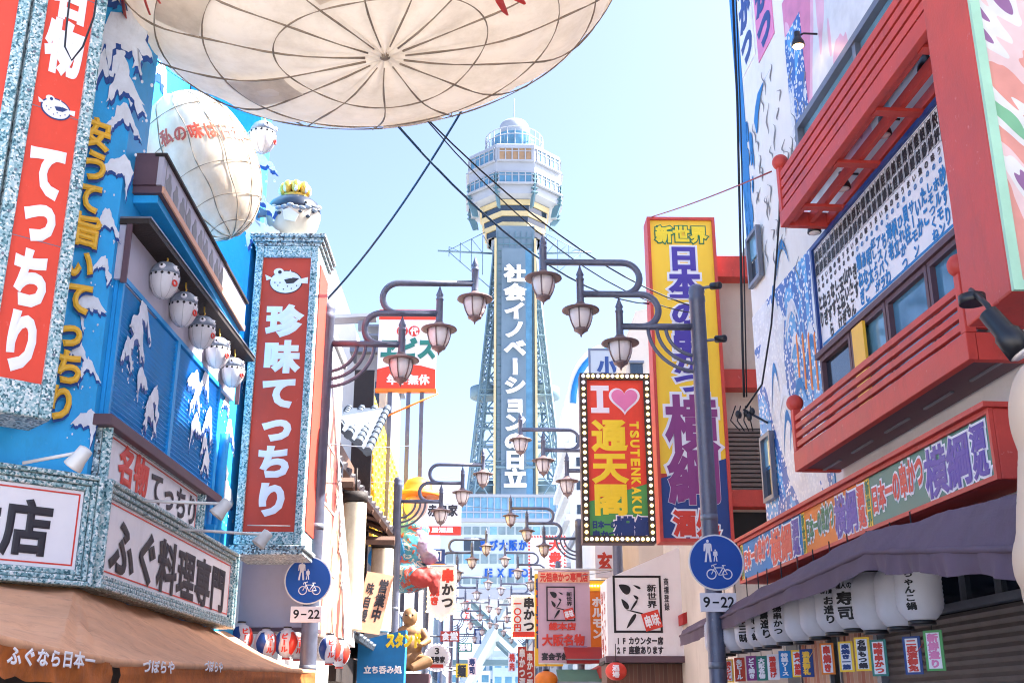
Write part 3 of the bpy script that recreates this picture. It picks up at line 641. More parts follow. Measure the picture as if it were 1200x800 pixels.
r, S = big_lantern('giant_fish_lantern', 'giant cream fish shaped paper lantern hanging over the street with brown seams', cB, 2.6, 2.45, 1.4, 15, [16, 34, 50, 64, 78, 92, 110, 135], 2.7, 0, .0085, Matrix.Rotation(R(-8), 3, 'Y'))
rotB = Matrix.Rotation(R(-8), 3, 'Y')
seen_ = set(); rp = random.Random(3)
for k in range(16):   # older, yellowed repair panels between the seams
    j = rp.randrange(15); a0_ = rp.choice([(17, 33), (35, 49), (51, 63), (65, 77), (79, 91)]); n_ = 6; vs = []
    for u in range(n_ + 1):
        for v in range(n_ + 1): q = S(R(a0_[0] + (a0_[1] - a0_[0]) * v / n_), 2 * math.pi * (j + .06 + .88 * u / n_) / 15); vs.append(q + (q - cB).normalized() * .004)
    if (j, a0_) in seen_: continue
    seen_.add((j, a0_)); MB().add(vs, [(u * (n_ + 1) + v, (u + 1) * (n_ + 1) + v, (u + 1) * (n_ + 1) + v + 1, u * (n_ + 1) + v + 1) for u in range(n_) for v in range(n_)], True).build('repair_patch', 'paper_patch', r)
def on_lantern(px, py):
    d = ray(px, py); f = lambda q: (lambda v: abs(v.x / 2.6) ** 2.7 + abs(v.y / 2.45) ** 2.7 + abs(v.z / 1.4) ** 2.7)(rotB.transposed() @ (q - cB)); k = 4.
    while k < 16 and f(CAM + d * k) > 1: k += .01
    return CAM + d * k
t = MB()
for st in ([(146, -30, 8), (146, -10, 13), (149, 10, 14), (152, 28, 12), (154, 38, 4)], [(163, -30, 10), (170, -12, 9), (176, 6, 7), (180, 16, 3)], [(178, -20, 10), (186, -6, 8), (192, 3, 3)], [(575, -20, 12), (582, -2, 11), (588, 10, 8), (592, 16, 3)], [(592, -20, 10), (602, -4, 9), (612, 3, 4)], [(620, -25, 8), (640, -14, 8), (655, -10, 3)]):
    P = [on_lantern(x, y) for x, y, w_ in st]; vs = []
    for i, q in enumerate(P):
        n = (q - cB).normalized(); tg = (P[min(i + 1, len(P) - 1)] - P[max(i - 1, 0)]).normalized(); sd = tg.cross(n).normalized(); hw = st[i][2] * .0068 * .55
        vs += [q + n * .03 - sd * hw, q + n * .045, q + n * .03 + sd * hw]
    t.add(vs, [(3 * i + j, 3 * i + j + 1, 3 * i + j + 4, 3 * i + j + 3) for i in range(len(P) - 1) for j in (0, 1)], True)
t.build('brush_lettering', 'red_ink', r)
MB().lathe([(.03, -1.415), (.05, -1.4), (.05, -1.37)], cB, 14, axis=(-.139, 0, .99)).build('drain_cap', 'seam_brown', r)
for x in (-.9, .9): MB().tube([cB + Vector((x, 0, 1.3)), cB + Vector((x, .2, 4.0))], .012, 6).build('hanger', 'cable', r)
c2 = atX(237, 194, -3.52)
tl = Matrix.Rotation(R(-24), 3, 'Y') @ Matrix.Rotation(R(8), 3, 'X')
r, S = big_lantern('fish_lantern', 'smaller cream paper lantern with orange lettering behind the giant lantern, beside the blue wall', c2, .66, .62, .98, 12, [25, 50, 75, 100, 125], 2.1, 0, .006, tl)
t = MB()
for i, ch in enumerate('私の味は日本一'):
    tmp = MB(); put(tmp, W, ch, 0, 0, 1, 1, 0, .04, .003); f = i
    o = wrap(tmp, lambda x, y, z, f=f: (lambda q: q + (q - c2).normalized() * (.006 + z))(S(R(104 - f * 2 + 13 * (y - .5)), -1.95 + .27 * f + .25 * (x - .5))), .1)
    t.add(o.v, o.f)
t.build('lettering', 'orange_red', r)
MB().tube([c2 + Vector((-.25, 0, .6)), c2 + Vector((-.25, .1, 3))], .008, 6).build('hanger', 'cable', r)

# ---------------------------------------------------------------- three-armed street lamps
def street_lamp():
    r = thing('street_lamp', '', 'street lamp', (0, 0, 0), 'three-armed lamp posts along the street')
    MB().lathe([(.17, .1), (.17, .5), (.125, .56), (.11, .62), (.105, 6.95), (.112, 6.96), (.112, 7.02), (.1, 7.06), (.11, 7.1), (.1, 7.16), (.06, 7.2), (.001, 7.215)], n=20).build('post', 'post_paint', r)
    zc, st, ru = 6.6, .46, .23; xs = (-1.06, -1.58, -2.08); xu = (0, -.76, -1.0)
    m = MB()
    for z in (2.2, 4.0): m.lathe([(.112, z), (.112, z + .08)], n=20)
    m.build('band', 'grey_metal', r)
    for k in range(3):
        z = zc + st * k; m = MB()
        if k == 0: pts = [(-.05, z), (xs[0], z)]
        else: pts = [(xu[k] - .1, z - st)] + arc(xu[k], z - ru, ru, -math.pi / 2, math.pi / 2, 14) + [(xs[k], z)]
        m.tube([(x, 0, q) for x, q in pts], .046, 12); m.build('arm', 'post_paint', r)
    for rad in (.42, .54, .66):
        pts = [(-rad * math.cos(a) * 1.0 - .02, zc - .02 - rad * .92 * math.sin(a)) for a in [math.pi / 2 * i / 12 for i in range(13)]]
        MB().tube([(x, 0, z) for x, z in pts], .026, 8).build('brace', 'post_paint', r)
    for k in range(3):
        z = zc + st * k; x = xs[k]
        h = MB().lathe([(.04, z - .16), (.055, z - .13), (.05, z - .1), (.05, z + .2), (.06, z + .21), (.05, z + .23), (.042, z + .25), (.055, z + .28), (.03, z + .34), (.001, z + .43)], (x, 0, 0), 12).build('lamp_stem', 'post_paint', r)
        MB().lathe([(.225, z - .245), (.255, z - .242), (.25, z - .228), (.16, z - .2), (.09, z - .165), (.06, z - .13)], (x, 0, 0), 24).build('lamp_hat', 'lamp_brown', h)
        MB().lathe([(.085, z - .505), (.13, z - .42), (.155, z - .33), (.16, z - .247)], (x, 0, 0), 18).build('lamp_shade', 'lamp_glass', h)
        m = MB()
        for j in range(6):
            a = j * math.pi / 3 + .3; m.tube([(x + q * math.cos(a), q * math.sin(a), z + zz) for q, zz in ((.168, -.245), (.163, -.33), (.137, -.42), (.09, -.51))], .0095, 6)
        m.lathe([(.001, z - .625), (.012, z - .6), (.016, z - .58), (.045, z - .56), (.06, z - .54), (.095, z - .525), (.1, z - .5), (.09, z - .495)], (x, 0, 0), 16)
        m.build('lamp_cage', 'lamp_brown', h)
    return r
lamp = street_lamp()
labels_R = ['three-armed street lamp standing before the tall yellow sign', 'three-armed street lamp standing behind the red sign framed by bulbs', 'three-armed street lamp whose arms hang just above the pink banner',
            'fourth street lamp down the street on the pink banner side', 'fifth street lamp down the street on the pink banner side', 'small distant street lamp near the tower legs, pink banner side', 'tiniest street lamp before the tower legs, pink banner side']
labels_L = ['three-armed street lamp beside the slim red sign tower', 'three-armed street lamp standing before the patchwork robed seated statue', 'third street lamp down the street on the round bulb sign side',
            'fourth small street lamp down the street on the round bulb sign side', 'fifth small street lamp down the street on the round bulb sign side', 'tiniest street lamp before the tower legs, round bulb sign side']
first = True
for side, Ys, labs in ((1, (14, 24, 34, 44, 55, 66, 78), labels_R), (-1, (14.8, 27, 39.5, 51, 63, 75), labels_L)):
    for Y, l in zip(Ys, labs):
        o = lamp if first else copy_tree(lamp); first = False
        o.location = (2.83 if side > 0 else -2.27 + .008 * (Y - 14), Y, .05 if side > 0 else -.1); o['label'] = l
        o.rotation_euler = (0, 0, 0 if side > 0 else math.pi)
        o.scale = (1, 1, 1)
        if side > 0 and Y == 14: o.location = (2.507, 12.4, .1); o.scale = (.886,) * 3

def path_sign(X, Y, zc, label, labelp):
    r = thing('path_sign', label, 'traffic sign', (X, Y, zc - .3)); F = front(X, Y, zc)
    MB().poly(F, ellipse(0, 0, .305, .305, 48), -.012, 0).build('rim', 'white_paint', r); MB().poly(F, ellipse(0, 0, .288, .288, 48), .0005, .004).build('disc', 'blue_sign', r)
    MB().box(F, -.05, .05, -.1, .1, -.1, -.013).build('clamp', 'grey_metal', r)
    t = MB()
    def man(x, y, s):
        t.poly(F, ellipse(x, y + .42 * s, .055 * s, .065 * s, 14), .005, .008)
        t.poly(F, [(x + a * s, y + q * s) for a, q in ((-.1, .34), (.1, .34), (.15, .3), (.17, .02), (.12, .02), (.105, .22), (.09, .0), (.13, -.42), (.05, -.42), (.01, -.06), (-.03, -.06), (-.08, -.42), (-.16, -.42), (-.09, 0), (-.105, .22), (-.13, .02), (-.18, .02), (-.16, .3))], .005, .008)
    man(-.085, .115, .27); man(-.005, .07, .145)
    def ring(x, y, rad):
        n = 24; vs = [F.p(x + q * math.cos(i * 2 * math.pi / n), y + q * math.sin(i * 2 * math.pi / n), .007) for q in (rad, rad - .012) for i in range(n)]
        t.add(vs, [(i, (i + 1) % n, n + (i + 1) % n, n + i) for i in range(n)])
    def bar(*pts):
        for (x0, y0), (x1, y1) in zip(pts, pts[1:]): t.tube([F.p(x0, y0, .006), F.p(x1, y1, .006)], .0055, 5)
    ring(-.06, -.13, .056); ring(.115, -.13, .056); bar((-.06, -.13), (-.02, -.06), (.075, -.06), (.115, -.13), (.02, -.14), (-.02, -.06), (-.035, -.03), (.0, -.02)); bar((.02, -.14), (.08, -.045), (.06, -.035), (.1, -.035)); bar((-.035, -.03), (-.055, -.035), (-.05, -.055))
    t.build('symbol_marking', 'white_ink', r)
    r = thing('time_plate', labelp, 'sign', (X, Y, zc - .53)); G = F.at(-.2, -.53)
    MB().box(G, 0, .4, 0, .2, -.012, 0).build('plate', 'sign_white', r, bevel=.004); MB().box(G, .15, .25, .02, .18, -.1, -.013).build('clamp', 'grey_metal', r)
    t = MB(); 
    for s, x, wd in (('9', .035, .075), ('–', .135, .07), ('22', .225, .15)): put(t, G, s, x, .045 if s != '–' else .09, wd, .115 if s != '–' else .018, .001, .02, .003, fit=True)
    t.build('lettering', 'black_ink', r)
path_sign(2.53, 12.27, 3.17, 'blue round walkers and cyclists sign on the lamp post before the yellow sign', 'white time plate under the blue sign, on the post before the yellow sign')
path_sign(-2.3, 14.66, 3.23, 'blue round walkers and cyclists sign beside the grey panel and beer lanterns', 'white time plate under the blue sign, next to the beer lanterns')

# ---------------------------------------------------------------- the tower at the end of the street
TC = Vector((4.35, 170, 0)); ftw = lambda z: 3.35 + (7.4 - 3.35) * max(0, (74 - z) / 44) ** 1.12
T = thing('observation_tower', 'tall steel lattice observation tower with white vertical lettering at the end of the street', 'tower', TC)
lv = [23, 30, 36.5, 42.5, 48, 53, 58, 62.5, 66.5, 70, 73.5]
def cnr(sx, sy, z, k=0.): q = ftw(z) - k; return TC + Vector((sx * q, sy * q, z))
for sx in (-1, 1):
    for sy in (-1, 1):
        m = MB()
        for dx, dy in ((0, 0), (1.0, 0), (0, 1.0)):
            m.tube([cnr(sx, sy, z) - Vector((sx * dx, sy * dy, 0)) for z in lv], .2, 4, smooth=False)
        zz = 23; k = 0
        while zz < 73:
            for dx, dy in ((1., 0), (0, 1.)):
                A, B = Vector((0, 0, 0)), Vector((sx * dx, sy * dy, 0))
                if k % 2: A, B = B, A
                m.tube([cnr(sx, sy, zz) - A, cnr(sx, sy, zz + 1.2) - B], .09, 4, smooth=False)
            zz += 1.2; k += 1
        m.build('lattice_leg', 'tower_steel', T)
for axis in (0, 1):
    for s in (-1, 1):
        m = MB()
        def fp(u, z):   # u -1..1 along the face
            q = ftw(z); return TC + (Vector((u * q, s * q, z)) if axis == 0 else Vector((s * q, u * q, z)))
        for i, z in enumerate(lv):
            m.tube([fp(-1, z), fp(1, z)], .22, 4, smooth=False); m.tube([fp(-1, z + .9), fp(1, z + .9)], .13, 4, smooth=False)
            for j in range(12 if s < 0 else 0): m.tube([fp(-1 + j / 6, z + (.9 if j % 2 else 0)), fp(-1 + (j + 1) / 6, z + (0 if j % 2 else .9))], .07, 3, smooth=False)
            if i + 1 < len(lv):
                z2 = lv[i + 1]; zm = (z + .9 + z2) / 2
                for u0, u1 in ((-1, -.46), (.46, 1)) if axis == 0 else ((-1, 0), (0, 1)):
                    m.tube([fp(u0, z + .9), fp(u1, z2)], .12, 4, smooth=False); m.tube([fp(u1, z + .9), fp(u0, z2)], .12, 4, smooth=False); m.tube([fp(u0, zm), fp(u1, zm)], .1, 4, smooth=False)
        m.build('lattice_face', 'tower_steel', T)
# lift shaft with its mesh and the sign panel before it
Fs = front(TC.x - 3.1, 163.4, 0); ws = 6.2
sh = MB().box(Fs, 0, ws, 22, 76, -8, -.2).build('lift_shaft', 'tower_panel', T)
m = MB()
for i in range(46):
    z = 23 + i * 1.13; m.box(Fs, .3, ws - .3, z, z + .12, -.19, -.05)
for j in range(7): a = .3 + j * (ws - .6) / 6; m.box(Fs, a - .05, a + .05, 23, 75, -.19, -.06)
m.build('mesh_lattice', 'tower_shaft', T)
for a in (-.25, ws - .1): MB().box(Fs, a, a + .35, 20, 73.6, -.6, .35).build('rail', 'tower_cream', T)
MB().box(Fs, .9, ws - 1.5, 26, 72, .0, .1).build('sign_panel', 'tower_panel', T)
MB().box(Fs, ws - 1.5, ws - .5, 26, 72, .0, .05).build('dark_side_panel', 'glass_blue', T)
t = MB()
z_of = lambda y: atY(603, y, 163.2).z
for i, ch in enumerate('社会イノベーションの日立'):
    z = z_of(321 + i * 21.75); put(t, Fs, ch, ws / 2 - 1.75, z - 1.45, 3.3, 2.9, .35, .06, .3, turn=ch == 'ー')
t.build('lettering', 'white_ink', T)
for z in (48, 33):
    for s in (-1, 1):
        MB().lathe([(2.1, z), (2.3, z + .1), (2.3, z + 1.7), (2.1, z + 1.8)], TC + Vector((s * 4.7, -3.2, 0)), 18).build('service_drum', 'tower_steel', T)
# observatory
zo = lambda y: atY(603, y, 162.6).z
def octo(mat, name, prof, k=1.0, par=T): return MB().lathe([(r_ / math.cos(math.pi / 8), z) for r_, z in prof], TC, 8, False, phase=math.pi / 8).build(name, mat, par)
octo('tower_white', 'observatory', [(5.6, zo(228)), (7.3, zo(226)), (7.6, zo(200)), (7.6, zo(170)), (7.2, zo(168))])
ob = None
for y0, y1 in ((189, 175), (215, 203)):
    for k in range(8):
        a = -math.pi / 2 + k * math.pi / 4; n = Vector((math.cos(a), math.sin(a), 0)); u = Vector((-math.sin(a), math.cos(a), 0))
        F = Fr(TC + n * 7.63, u, (0, 0, 1), n); z0, z1 = zo(y0), zo(y1)
        gl = MB().box(F, -2.7, 2.7, z0, z1, -.2, .04).build('window_band', 'glass_warm' if k == 0 and y0 < 200 else 'glass_blue', T)
        m = MB()
        for j in range(6): q = -2.7 + j * 5.4 / 5; m.box(F, q - .09, q + .09, z0, z1, .041, .16)
        m.box(F, -2.8, 2.8, (z0 + z1 * 3) / 4, (z0 + z1 * 3) / 4 + .12, .05, .14); m.box(F, -3, 3, z0 - .25, z0 - .02, .0, .5); m.box(F, -3, 3, z1 + .02, z1 + .14, .0, .22)
        m.build('window_frame', 'tower_white', gl)
for i, (y, q) in enumerate(((231.5, 5.7), (243.5, 5.3), (255.5, 4.9))):
    octo('tower_cream', 'cream_ring', [(q, zo(y + 2.6)), (q + .1, zo(y - 2.8))]); octo('glass_dark', 'dark_ring', [(q - .32, zo(y + 9.1)), (q - .25, zo(y + 2.65))])
octo('tower_white', 'neck', [(3.4, 72), (3.9, 76), (4.3, zo(264.6))])
for k in range(8):
    a = -math.pi / 2 + math.pi / 8 + k * math.pi / 4; n = Vector((math.cos(a), math.sin(a), 0)); u = Vector((-math.sin(a), math.cos(a), 0)); m = MB(); F = Fr(TC, n, (0, 0, 1), u)
    m.poly(F, [(6.5, zo(240)), (7.5, zo(240)), (8.3, zo(226)), (8.5, zo(204)), (7.9, zo(204)), (7.7, zo(224)), (6.8, zo(230))], -.14, .14)
    for j in range(5): m.box(F, 7.2, 8.45, zo(206 + j * 5), zo(206 + j * 5) + .14, -.5, .5)
    m.build('corner_ladder_lattice', 'tower_shaft', T)
octo('tower_white', 'roof_deck', [(7.0, zo(168.2)), (6.6, zo(166.8)), (5.2, zo(165.5))])
zd = lambda y: atY(603, y, TC.y - 3.8).z
m = MB()
for k in range(24): a = k * math.pi / 12; m.tube([TC + Vector((4.9 * math.cos(a), 4.9 * math.sin(a), zo(167))), TC + Vector((4.9 * math.cos(a), 4.9 * math.sin(a), zd(152)))], .08, 4)
for y in (152, 160): m.tube([TC + Vector((4.9 * math.cos(k * math.pi / 16), 4.9 * math.sin(k * math.pi / 16), zd(y))) for k in range(33)], .1, 4, cap=False)
m.build('deck_lattice', 'tower_white', T)
MB().lathe([(3.9, zo(166)), (3.9, zd(153))], TC, 24, False).build('deck_glass', 'glass_blue', T)
zc_ = lambda y: atY(603, y, TC.y - 2.3).z
MB().lathe([(2.5, zd(153.5)), (2.5, zc_(141)), (2.2, zc_(138)), (.4, zc_(137))], TC, 24).build('cap', 'tower_white', T)
MB().tube([TC + Vector((0, 0, zc_(138))), TC + Vector((0, 0, zc_(108)))], [.14, .06], 6).build('mast', 'tower_white', T)
for s in (-1, 1):
    m = MB(); tip = TC + Vector((s * 12.6, -2, 73.4)); rt = TC + Vector((s * 3.4, -2, 73.0))
    m.tube([rt, tip], .16, 5); m.tube([TC + Vector((s * 3.6, -2, 77.5)), tip - Vector((s * 1.6, 0, 0))], .07, 4); m.tube([TC + Vector((s * 4, -2, 67)), tip - Vector((s * 1.6, 0, 0))], .07, 4)
    for f in (.2, .4, .6, .8):
        p = rt.lerp(tip, f); h = (1 - f) * 4; m.tube([p + Vector((0, 0, h)), p - Vector((0, 0, h * 1.2))], .06, 4); m.tube([p + Vector((0, 0, h)), rt.lerp(tip, f - .2)], .05, 4)
    m.build('boom_lattice', 'tower_steel', T)
# glazed hall round the foot of the tower, on splayed legs
H = thing('tower_hall', 'pale glazed hall with blue lettering under the tower, raised on splayed legs', 'building', (4, 158, 0))
FH = front(-6.2, 152, 0); wH = 21.5; zh0 = atY(590, 690, 152).z; zh1 = atY(590, 612, 152).z
MB().box(FH, 0, wH, zh0, zh1, -32, 0).build('wall', 'pale_blue_wall', H)
MB().box(FH, -.6, wH + .6, zh1 + .01, zh1 + .5, -32.5, .6).build('roof', 'tower_white', H)
MB().box(FH, 1.5, wH - 1.5, zh1 + .51, zh1 + 4.2, -26, -4).build('upper_storey', 'glass_sky', H)
m = MB()
for i in range(20): a = 1.5 + i * (wH - 3) / 19; m.box(FH, a - .08, a + .08, zh1 + .51, zh1 + 4.3, -3.99, -3.85)
m.box(FH, 1.2, wH - 1.2, zh1 + 4.21, zh1 + 4.6, -26.4, -3.6); m.box(FH, 1.4, wH - 1.4, zh1 + 2, zh1 + 2.2, -3.99, -3.8)
m.build('mullion_frame', 'tower_white', H)
for y0, y1 in ((632, 624), (658, 641)):
    pass
for row, (y0, y1, n) in enumerate(((626, 617, 17), (660, 649, 17), (684, 675, 17))):
    z0, z1 = atY(590, y0, 152).z, atY(590, y1, 152).z
    for i in range(n):
        a = .7 + i * (wH - 1.4) / n; MB().box(FH, a + .12, a + (wH - 1.4) / n - .12, z0, z1, .003, .08).build('window', 'glass_pale' if (i * 7 + row) % 5 else 'glass_sky', H)
for a in (3.2, 4.6): MB().box(FH, a, a + 1.0, atY(590, 645, 152).z, atY(590, 630, 152).z, .003, .08).build('window', 'glass_dark', H)
t = MB()
a, z = FH.px(562, 645, .1); a2, _ = FH.px(665, 645, .1); cw = (a2 - a) / 9
htext(t, FH, '再び大阪から世界へ', a, z, cw, 1.5, .1, .05, .12, ws=.86)
a, z = FH.px(568, 676, .1); cw = 1.62
for i, ch in enumerate('EXPO'): put(t, FH, ch, a + i * cw, z, 1.05, 1.15, .1, .05, .12, fit=True)
put(t, FH, '2025', a + 4.3 * cw, z, 3.6, 1.15, .1, .05, .12, fit=True)
t.build('lettering', 'blue_sign', H)
zl = zh0
for x0, x1 in ((-3.5, 4.1), (12.6, 5.1)):
    for yy in (154, 182):
        m = MB(); m.tube([(x0 - 2.2 * (1 if x0 > 5 else -1) * -1, yy, .0), (x1, yy, zl - .02)], .75, 4, smooth=False); m.build('splayed_leg', 'pale_blue_wall', H)
        m = MB(); m.tube([(x0, yy, zl - .3), (x1, yy, zl * .58)], .4, 4, smooth=False); m.build('brace', 'tower_steel', H)
MB().box(FH, -.3, wH + .3, zl - 1.3, zl - .02, -1.5, .3).build('ring_beam', 'tower_white', H)
MB().box(FH, 1, wH - 1, zl * .5, zl * .5 + .9, -31, -29.6).build('rear_beam', 'tower_steel', H)

# ---------------------------------------------------------------- far street fronts on both sides
mk('far_wall_a', 'c9ccd2', .75, var=.1, scale=.6, dirt=.3); mk('far_wall_b', 'b9a99c', .75, var=.1, scale=.6, dirt=.3); mk('far_wall_c', '93a7b5', .75, var=.1, scale=.6, dirt=.3)
def shop_block(side, Y0, Y1, X, H_, mat, label, awn):
    r = thing('street_building', label, 'building', (X + side * 4, (Y0 + Y1) / 2, 0), 'plain shop buildings farther down the street')
    x0, x1 = (X, X + 9) if side > 0 else (X - 9, X)
    MB().box(W, x0, x1, Y0, Y1, 0, H_).build('wall', mat, r); MB().box(W, x0 - .12, x1 + .12, Y0 - .12, Y1 + .12, H_ + .003, H_ + .3).build('parapet', 'grey_wall', r)
    F = Fr((X, Y0, 0), (0, 1, 0), (0, 0, 1), (-side, 0, 0))
    n = max(1, int((Y1 - Y0) / 3))
    for fl in range(1, int((H_ - .8) / 3)):
        for i in range(n):
            a = .8 + i * (Y1 - Y0 - 1) / n; f = MB().frame(F.at(a, fl * 3 + .9), 1.5, 1.4, .06, 0, .06).build('window', 'grey_metal', r); MB().box(F, a + .06, a + 1.44, fl * 3 + .96, fl * 3 + 2.24, .003, .02).build('pane', 'glass_blue', f)
    MB().box(F, .3, Y1 - Y0 - .3, .1, 2.5, .003, .05).build('shop_front', 'dark_opening', r)
    m = MB(); m.poly(Fr(F.p(.2, 2.6), F.n, (0, 0, 1), F.u), [(0, .5), (.9, .05), (.9, -.2), (.88, -.2), (.87, .03), (0, .46)], 0, Y1 - Y0 - .4); m.build('awning', awn, r)
    Fe = Fr((x0, Y0, 0), (1, 0, 0), (0, 0, 1), (0, -1, 0))
    for fl in range(1, int((H_ - .8) / 3)): MB().box(Fe, 1 if side > 0 else 6.5, 2.5 if side > 0 else 8, fl * 3 + .9, fl * 3 + 2.2, .003, .05).build('window', 'glass_blue', r)
for a in ((1, 27, 36, 3.7, 6.6, 'far_wall_b', 'low tan shop building behind the white box sign', 'canopy_red'), (1, 36.2, 50, 3.8, 8.5, 'far_wall_a', 'pale shop building behind the pink banner', 'canopy_green'),
          (1, 50.3, 64, 3.6, 7.5, 'far_wall_c', 'blue-grey shop building down the street on the banner side', 'tarp_blue'), (1, 64.5, 84, 3.9, 9.5, 'far_wall_a', 'white shop building in front of the curved tower block', 'canopy_red'), (1, 86, 120, 4.5, 8, 'far_wall_b', 'distant tan building before the tower, banner side', 'canopy_green'),
          (-1, 44, 56, -3.4, 9.5, 'far_wall_a', 'pale shop building behind the bulb-edged skewer sign', 'tarp_blue'), (-1, 56.3, 72, -3.5, 8.5, 'far_wall_b', 'tan shop building down the street on the round sign side', 'canopy_red'),
          (-1, 72.4, 92, -3.6, 9, 'far_wall_c', 'blue-grey distant building on the round sign side', 'canopy_green'), (-1, 93, 125, -4.2, 7.5, 'far_wall_a', 'plain white building just before the tower, round sign side', 'tarp_blue')):
    shop_block(*a)
# low blocks beyond the tower legs
for X, Y, wd, h, mat, l in ((-5, 215, 12, 9, 'far_wall_a', 'white low building seen through the tower legs'), (8, 225, 13, 12, 'far_wall_c', 'blue-grey building seen beside the tower legs'), (1.5, 240, 6, 14, 'pale_blue_wall', 'pale blue building far behind the tower legs')):
    r = thing('street_building', l, 'building', (X, Y, 0), 'plain shop buildings farther down the street'); F = front(X - wd / 2, Y, 0)
    MB().box(F, 0, wd, 0, h, -10, 0).build('wall', mat, r)
    for fl in range(int(h / 3)): 
        for i in range(int(wd / 2)): MB().box(F, .4 + i * 2, 1.7 + i * 2, fl * 3 + 1, fl * 3 + 2.3, .003, .06).build('window', 'glass_blue', r)
# curved white tower block
r = thing('curved_block', 'white curved-top office block with a blue band behind the bulb-framed sign', 'building', (15, 85, 0)); Y = 80
G, w_, h_ = front_px(669, 402, 800, 640, Y)
pts = [(0, -8)] + [(0 + 3.2 * (1 - math.cos(a)), h_ - 4.2 + 4.2 * math.sin(a)) for a in [i * math.pi / 2 / 10 for i in range(11)]] + [(w_ + 4, h_ + .6), (w_ + 4, -8)]
MB().poly(G, pts, -14, 0).build('wall', 'white_wall', r)
m = MB(); band = []
for k in (0, 1): band += [[(p[0] + .0 + k * .5, p[1] - k * .55) for p in pts[1:-1]]]
m.tube([G.p(p[0] + .35, p[1] - .55, .02) for p in pts[1:-1]], .26, 6); m.build('blue_band_trim', 'tarp_blue', r)
Gs = Fr(G.p(-.003, 0), (0, 1, 0), (0, 0, 1), (-1, 0, 0))
for i in range(int((h_ - 2.2) / 1.75)):
    z = -3 + i * 1.75
    MB().box(G, .5, w_ + 3, z, z + .75, .004, .06).build('window', 'glass_dark', r); MB().box(G, -.3, w_ + 3.5, z - .35, z - .02, .0, .5).build('balcony', 'white_wall', r); MB().box(Gs, .2, 13.5, z - .35, z + .2, .0, .4).build('balcony', 'white_wall', r)
# ---------------------------------------------------------------- middle of the street, fish lantern side
# grey box panel with beer lanterns under it
G, w_, h_ = front_px(278, 640, 360, 735, 15.15)
r = thing('grey_box_panel', 'plain grey lilac box panel under the slim red sign tower', 'panel', G.p(w_ / 2, 0)); 
MB().box(G, 0, w_, 0, h_ - .06, -.45, 0).build('box', 'lilac_panel', r, bevel=.015); MB().box(G, w_ + .004, w_ + .1, 0, h_ - .06, -.43, -.05).build('side_panel', 'sign_white', r)
MB().box(G, -.02, w_ + .12, -.05, -.004, -.45, .03).build('bottom_rail', 'brown_trim', r)
def beer_lantern(first_label):
    r = thing('beer_lantern', first_label, 'lantern', (0, 0, 0), 'white paper lanterns with blue and red bands under the grey panel')
    n = 9; prof = [(.05, -.19)] + [(.145 * math.sin(math.acos(max(-1, min(1, (i - n) / n * .93)))) + (.004 if i % 2 else -.002), (i - n) / n * .17) for i in range(2 * n + 1)] + [(.05, .19)]
    MB().lathe(prof, n=24).build('paper', 'paper_white', r)
    MB().lathe([(.055, .185), (.055, .205)], n=16).build('top_ring', 'black_metal', r); MB().lathe([(.055, -.205), (.055, -.185)], n=16).build('bottom_ring', 'red_ink', r)
    for mat, ph, z in (('navy_face', -2.2, .0), ('red_ink', -.5, .0), ('red_ink', 2.1, 0)):
        tmp = MB(); tmp.poly(W, [(-.05, -.13), (.02, -.15), (.07, .02), (.03, .14), (-.03, .13), (-.07, 0)], 0, .003)
        o = wrap(tmp, lambda x, y, z, ph=ph: Vector(((.152 * math.cos(math.asin(max(-1, min(1, y / .185)))) + z) * math.cos(ph + x * 6.5), (.152 * math.cos(math.asin(max(-1, min(1, y / .185)))) + z) * math.sin(ph + x * 6.5), y)), .02)
        o.build('band_marking', mat, r)
    tmp = MB(); vtext(tmp, W, 'ビール', -.05, .12, .1, .08, 0, .05, .003)
    wrap(tmp, lambda x, y, z: Vector(((.153 * math.cos(math.asin(y / .2)) + z) * math.cos(-1.35 + x * 6.6), (.153 * math.cos(math.asin(y / .2)) + z) * math.sin(-1.35 + x * 6.6), y)), .03).build('lettering', 'red_ink', r)
    return r
proto = None
for (x, y, Y), l in zip([(282, 747, 14.7), (311, 754, 14.75), (336, 753, 14.8), (349, 755, 15.2), (386, 760, 15.4), (398, 765, 16.2)],
                     ['beer lantern touching the blue building', 'second beer lantern from the blue building', 'beer lantern just before the lamp post, front one', 'beer lantern half hidden behind the one before the lamp post', 'beer lantern just past the lamp post', 'last beer lantern, beyond the lamp post']):
    o = beer_lantern('') if proto is None else copy_tree(proto); proto = proto or o
    o.location = atY(x, y, Y); o['label'] = 'white ' + l; o.rotation_euler = (0, 0, rnd.uniform(-.5, .5))
# painted wall panels behind the lamp post
FL = Fr((-2.6, 15.6, 0), (0, 1, 0), (0, 0, 1))
r = thing('painted_panel', 'tall peach and white picture panel behind the lamp post with the beer lanterns', 'panel', FL.p(5, 2.6))
pp = lambda q: [FL.px(*v) for v in q]
m = MB(); m.poly(FL, pp([(366, 742), (402, 750), (395, 560), (387, 428), (372, 405)]), -.12, 0); m.build('picture', 'print_banner', r)
m = MB(); m.poly(FL, pp([(402.3, 750), (414, 758), (393, 505), (387.3, 428), (395.3, 560)]), -.12, .03); m.build('white_panel', 'sign_white', r)
t = MB()
for i, (x, y) in enumerate(((401, 600), (403, 640), (406, 690), (398, 545))):
    a, z = FL.px(x, y, .034); vtext(t, FL, '浪花の味'[i] + '味'[:1], a - .2, z, .5, .4, .034, .02, .006)
t.build('faded_lettering', 'grey_wall', r)
m = MB()
for y in (500, 580, 660): a, z = FL.px(372, y); a2, _ = FL.px(393, y); m.box(FL, a, a2, z, z + .04, .001, .012)
m.build('seam_trim', 'white_paint', r)
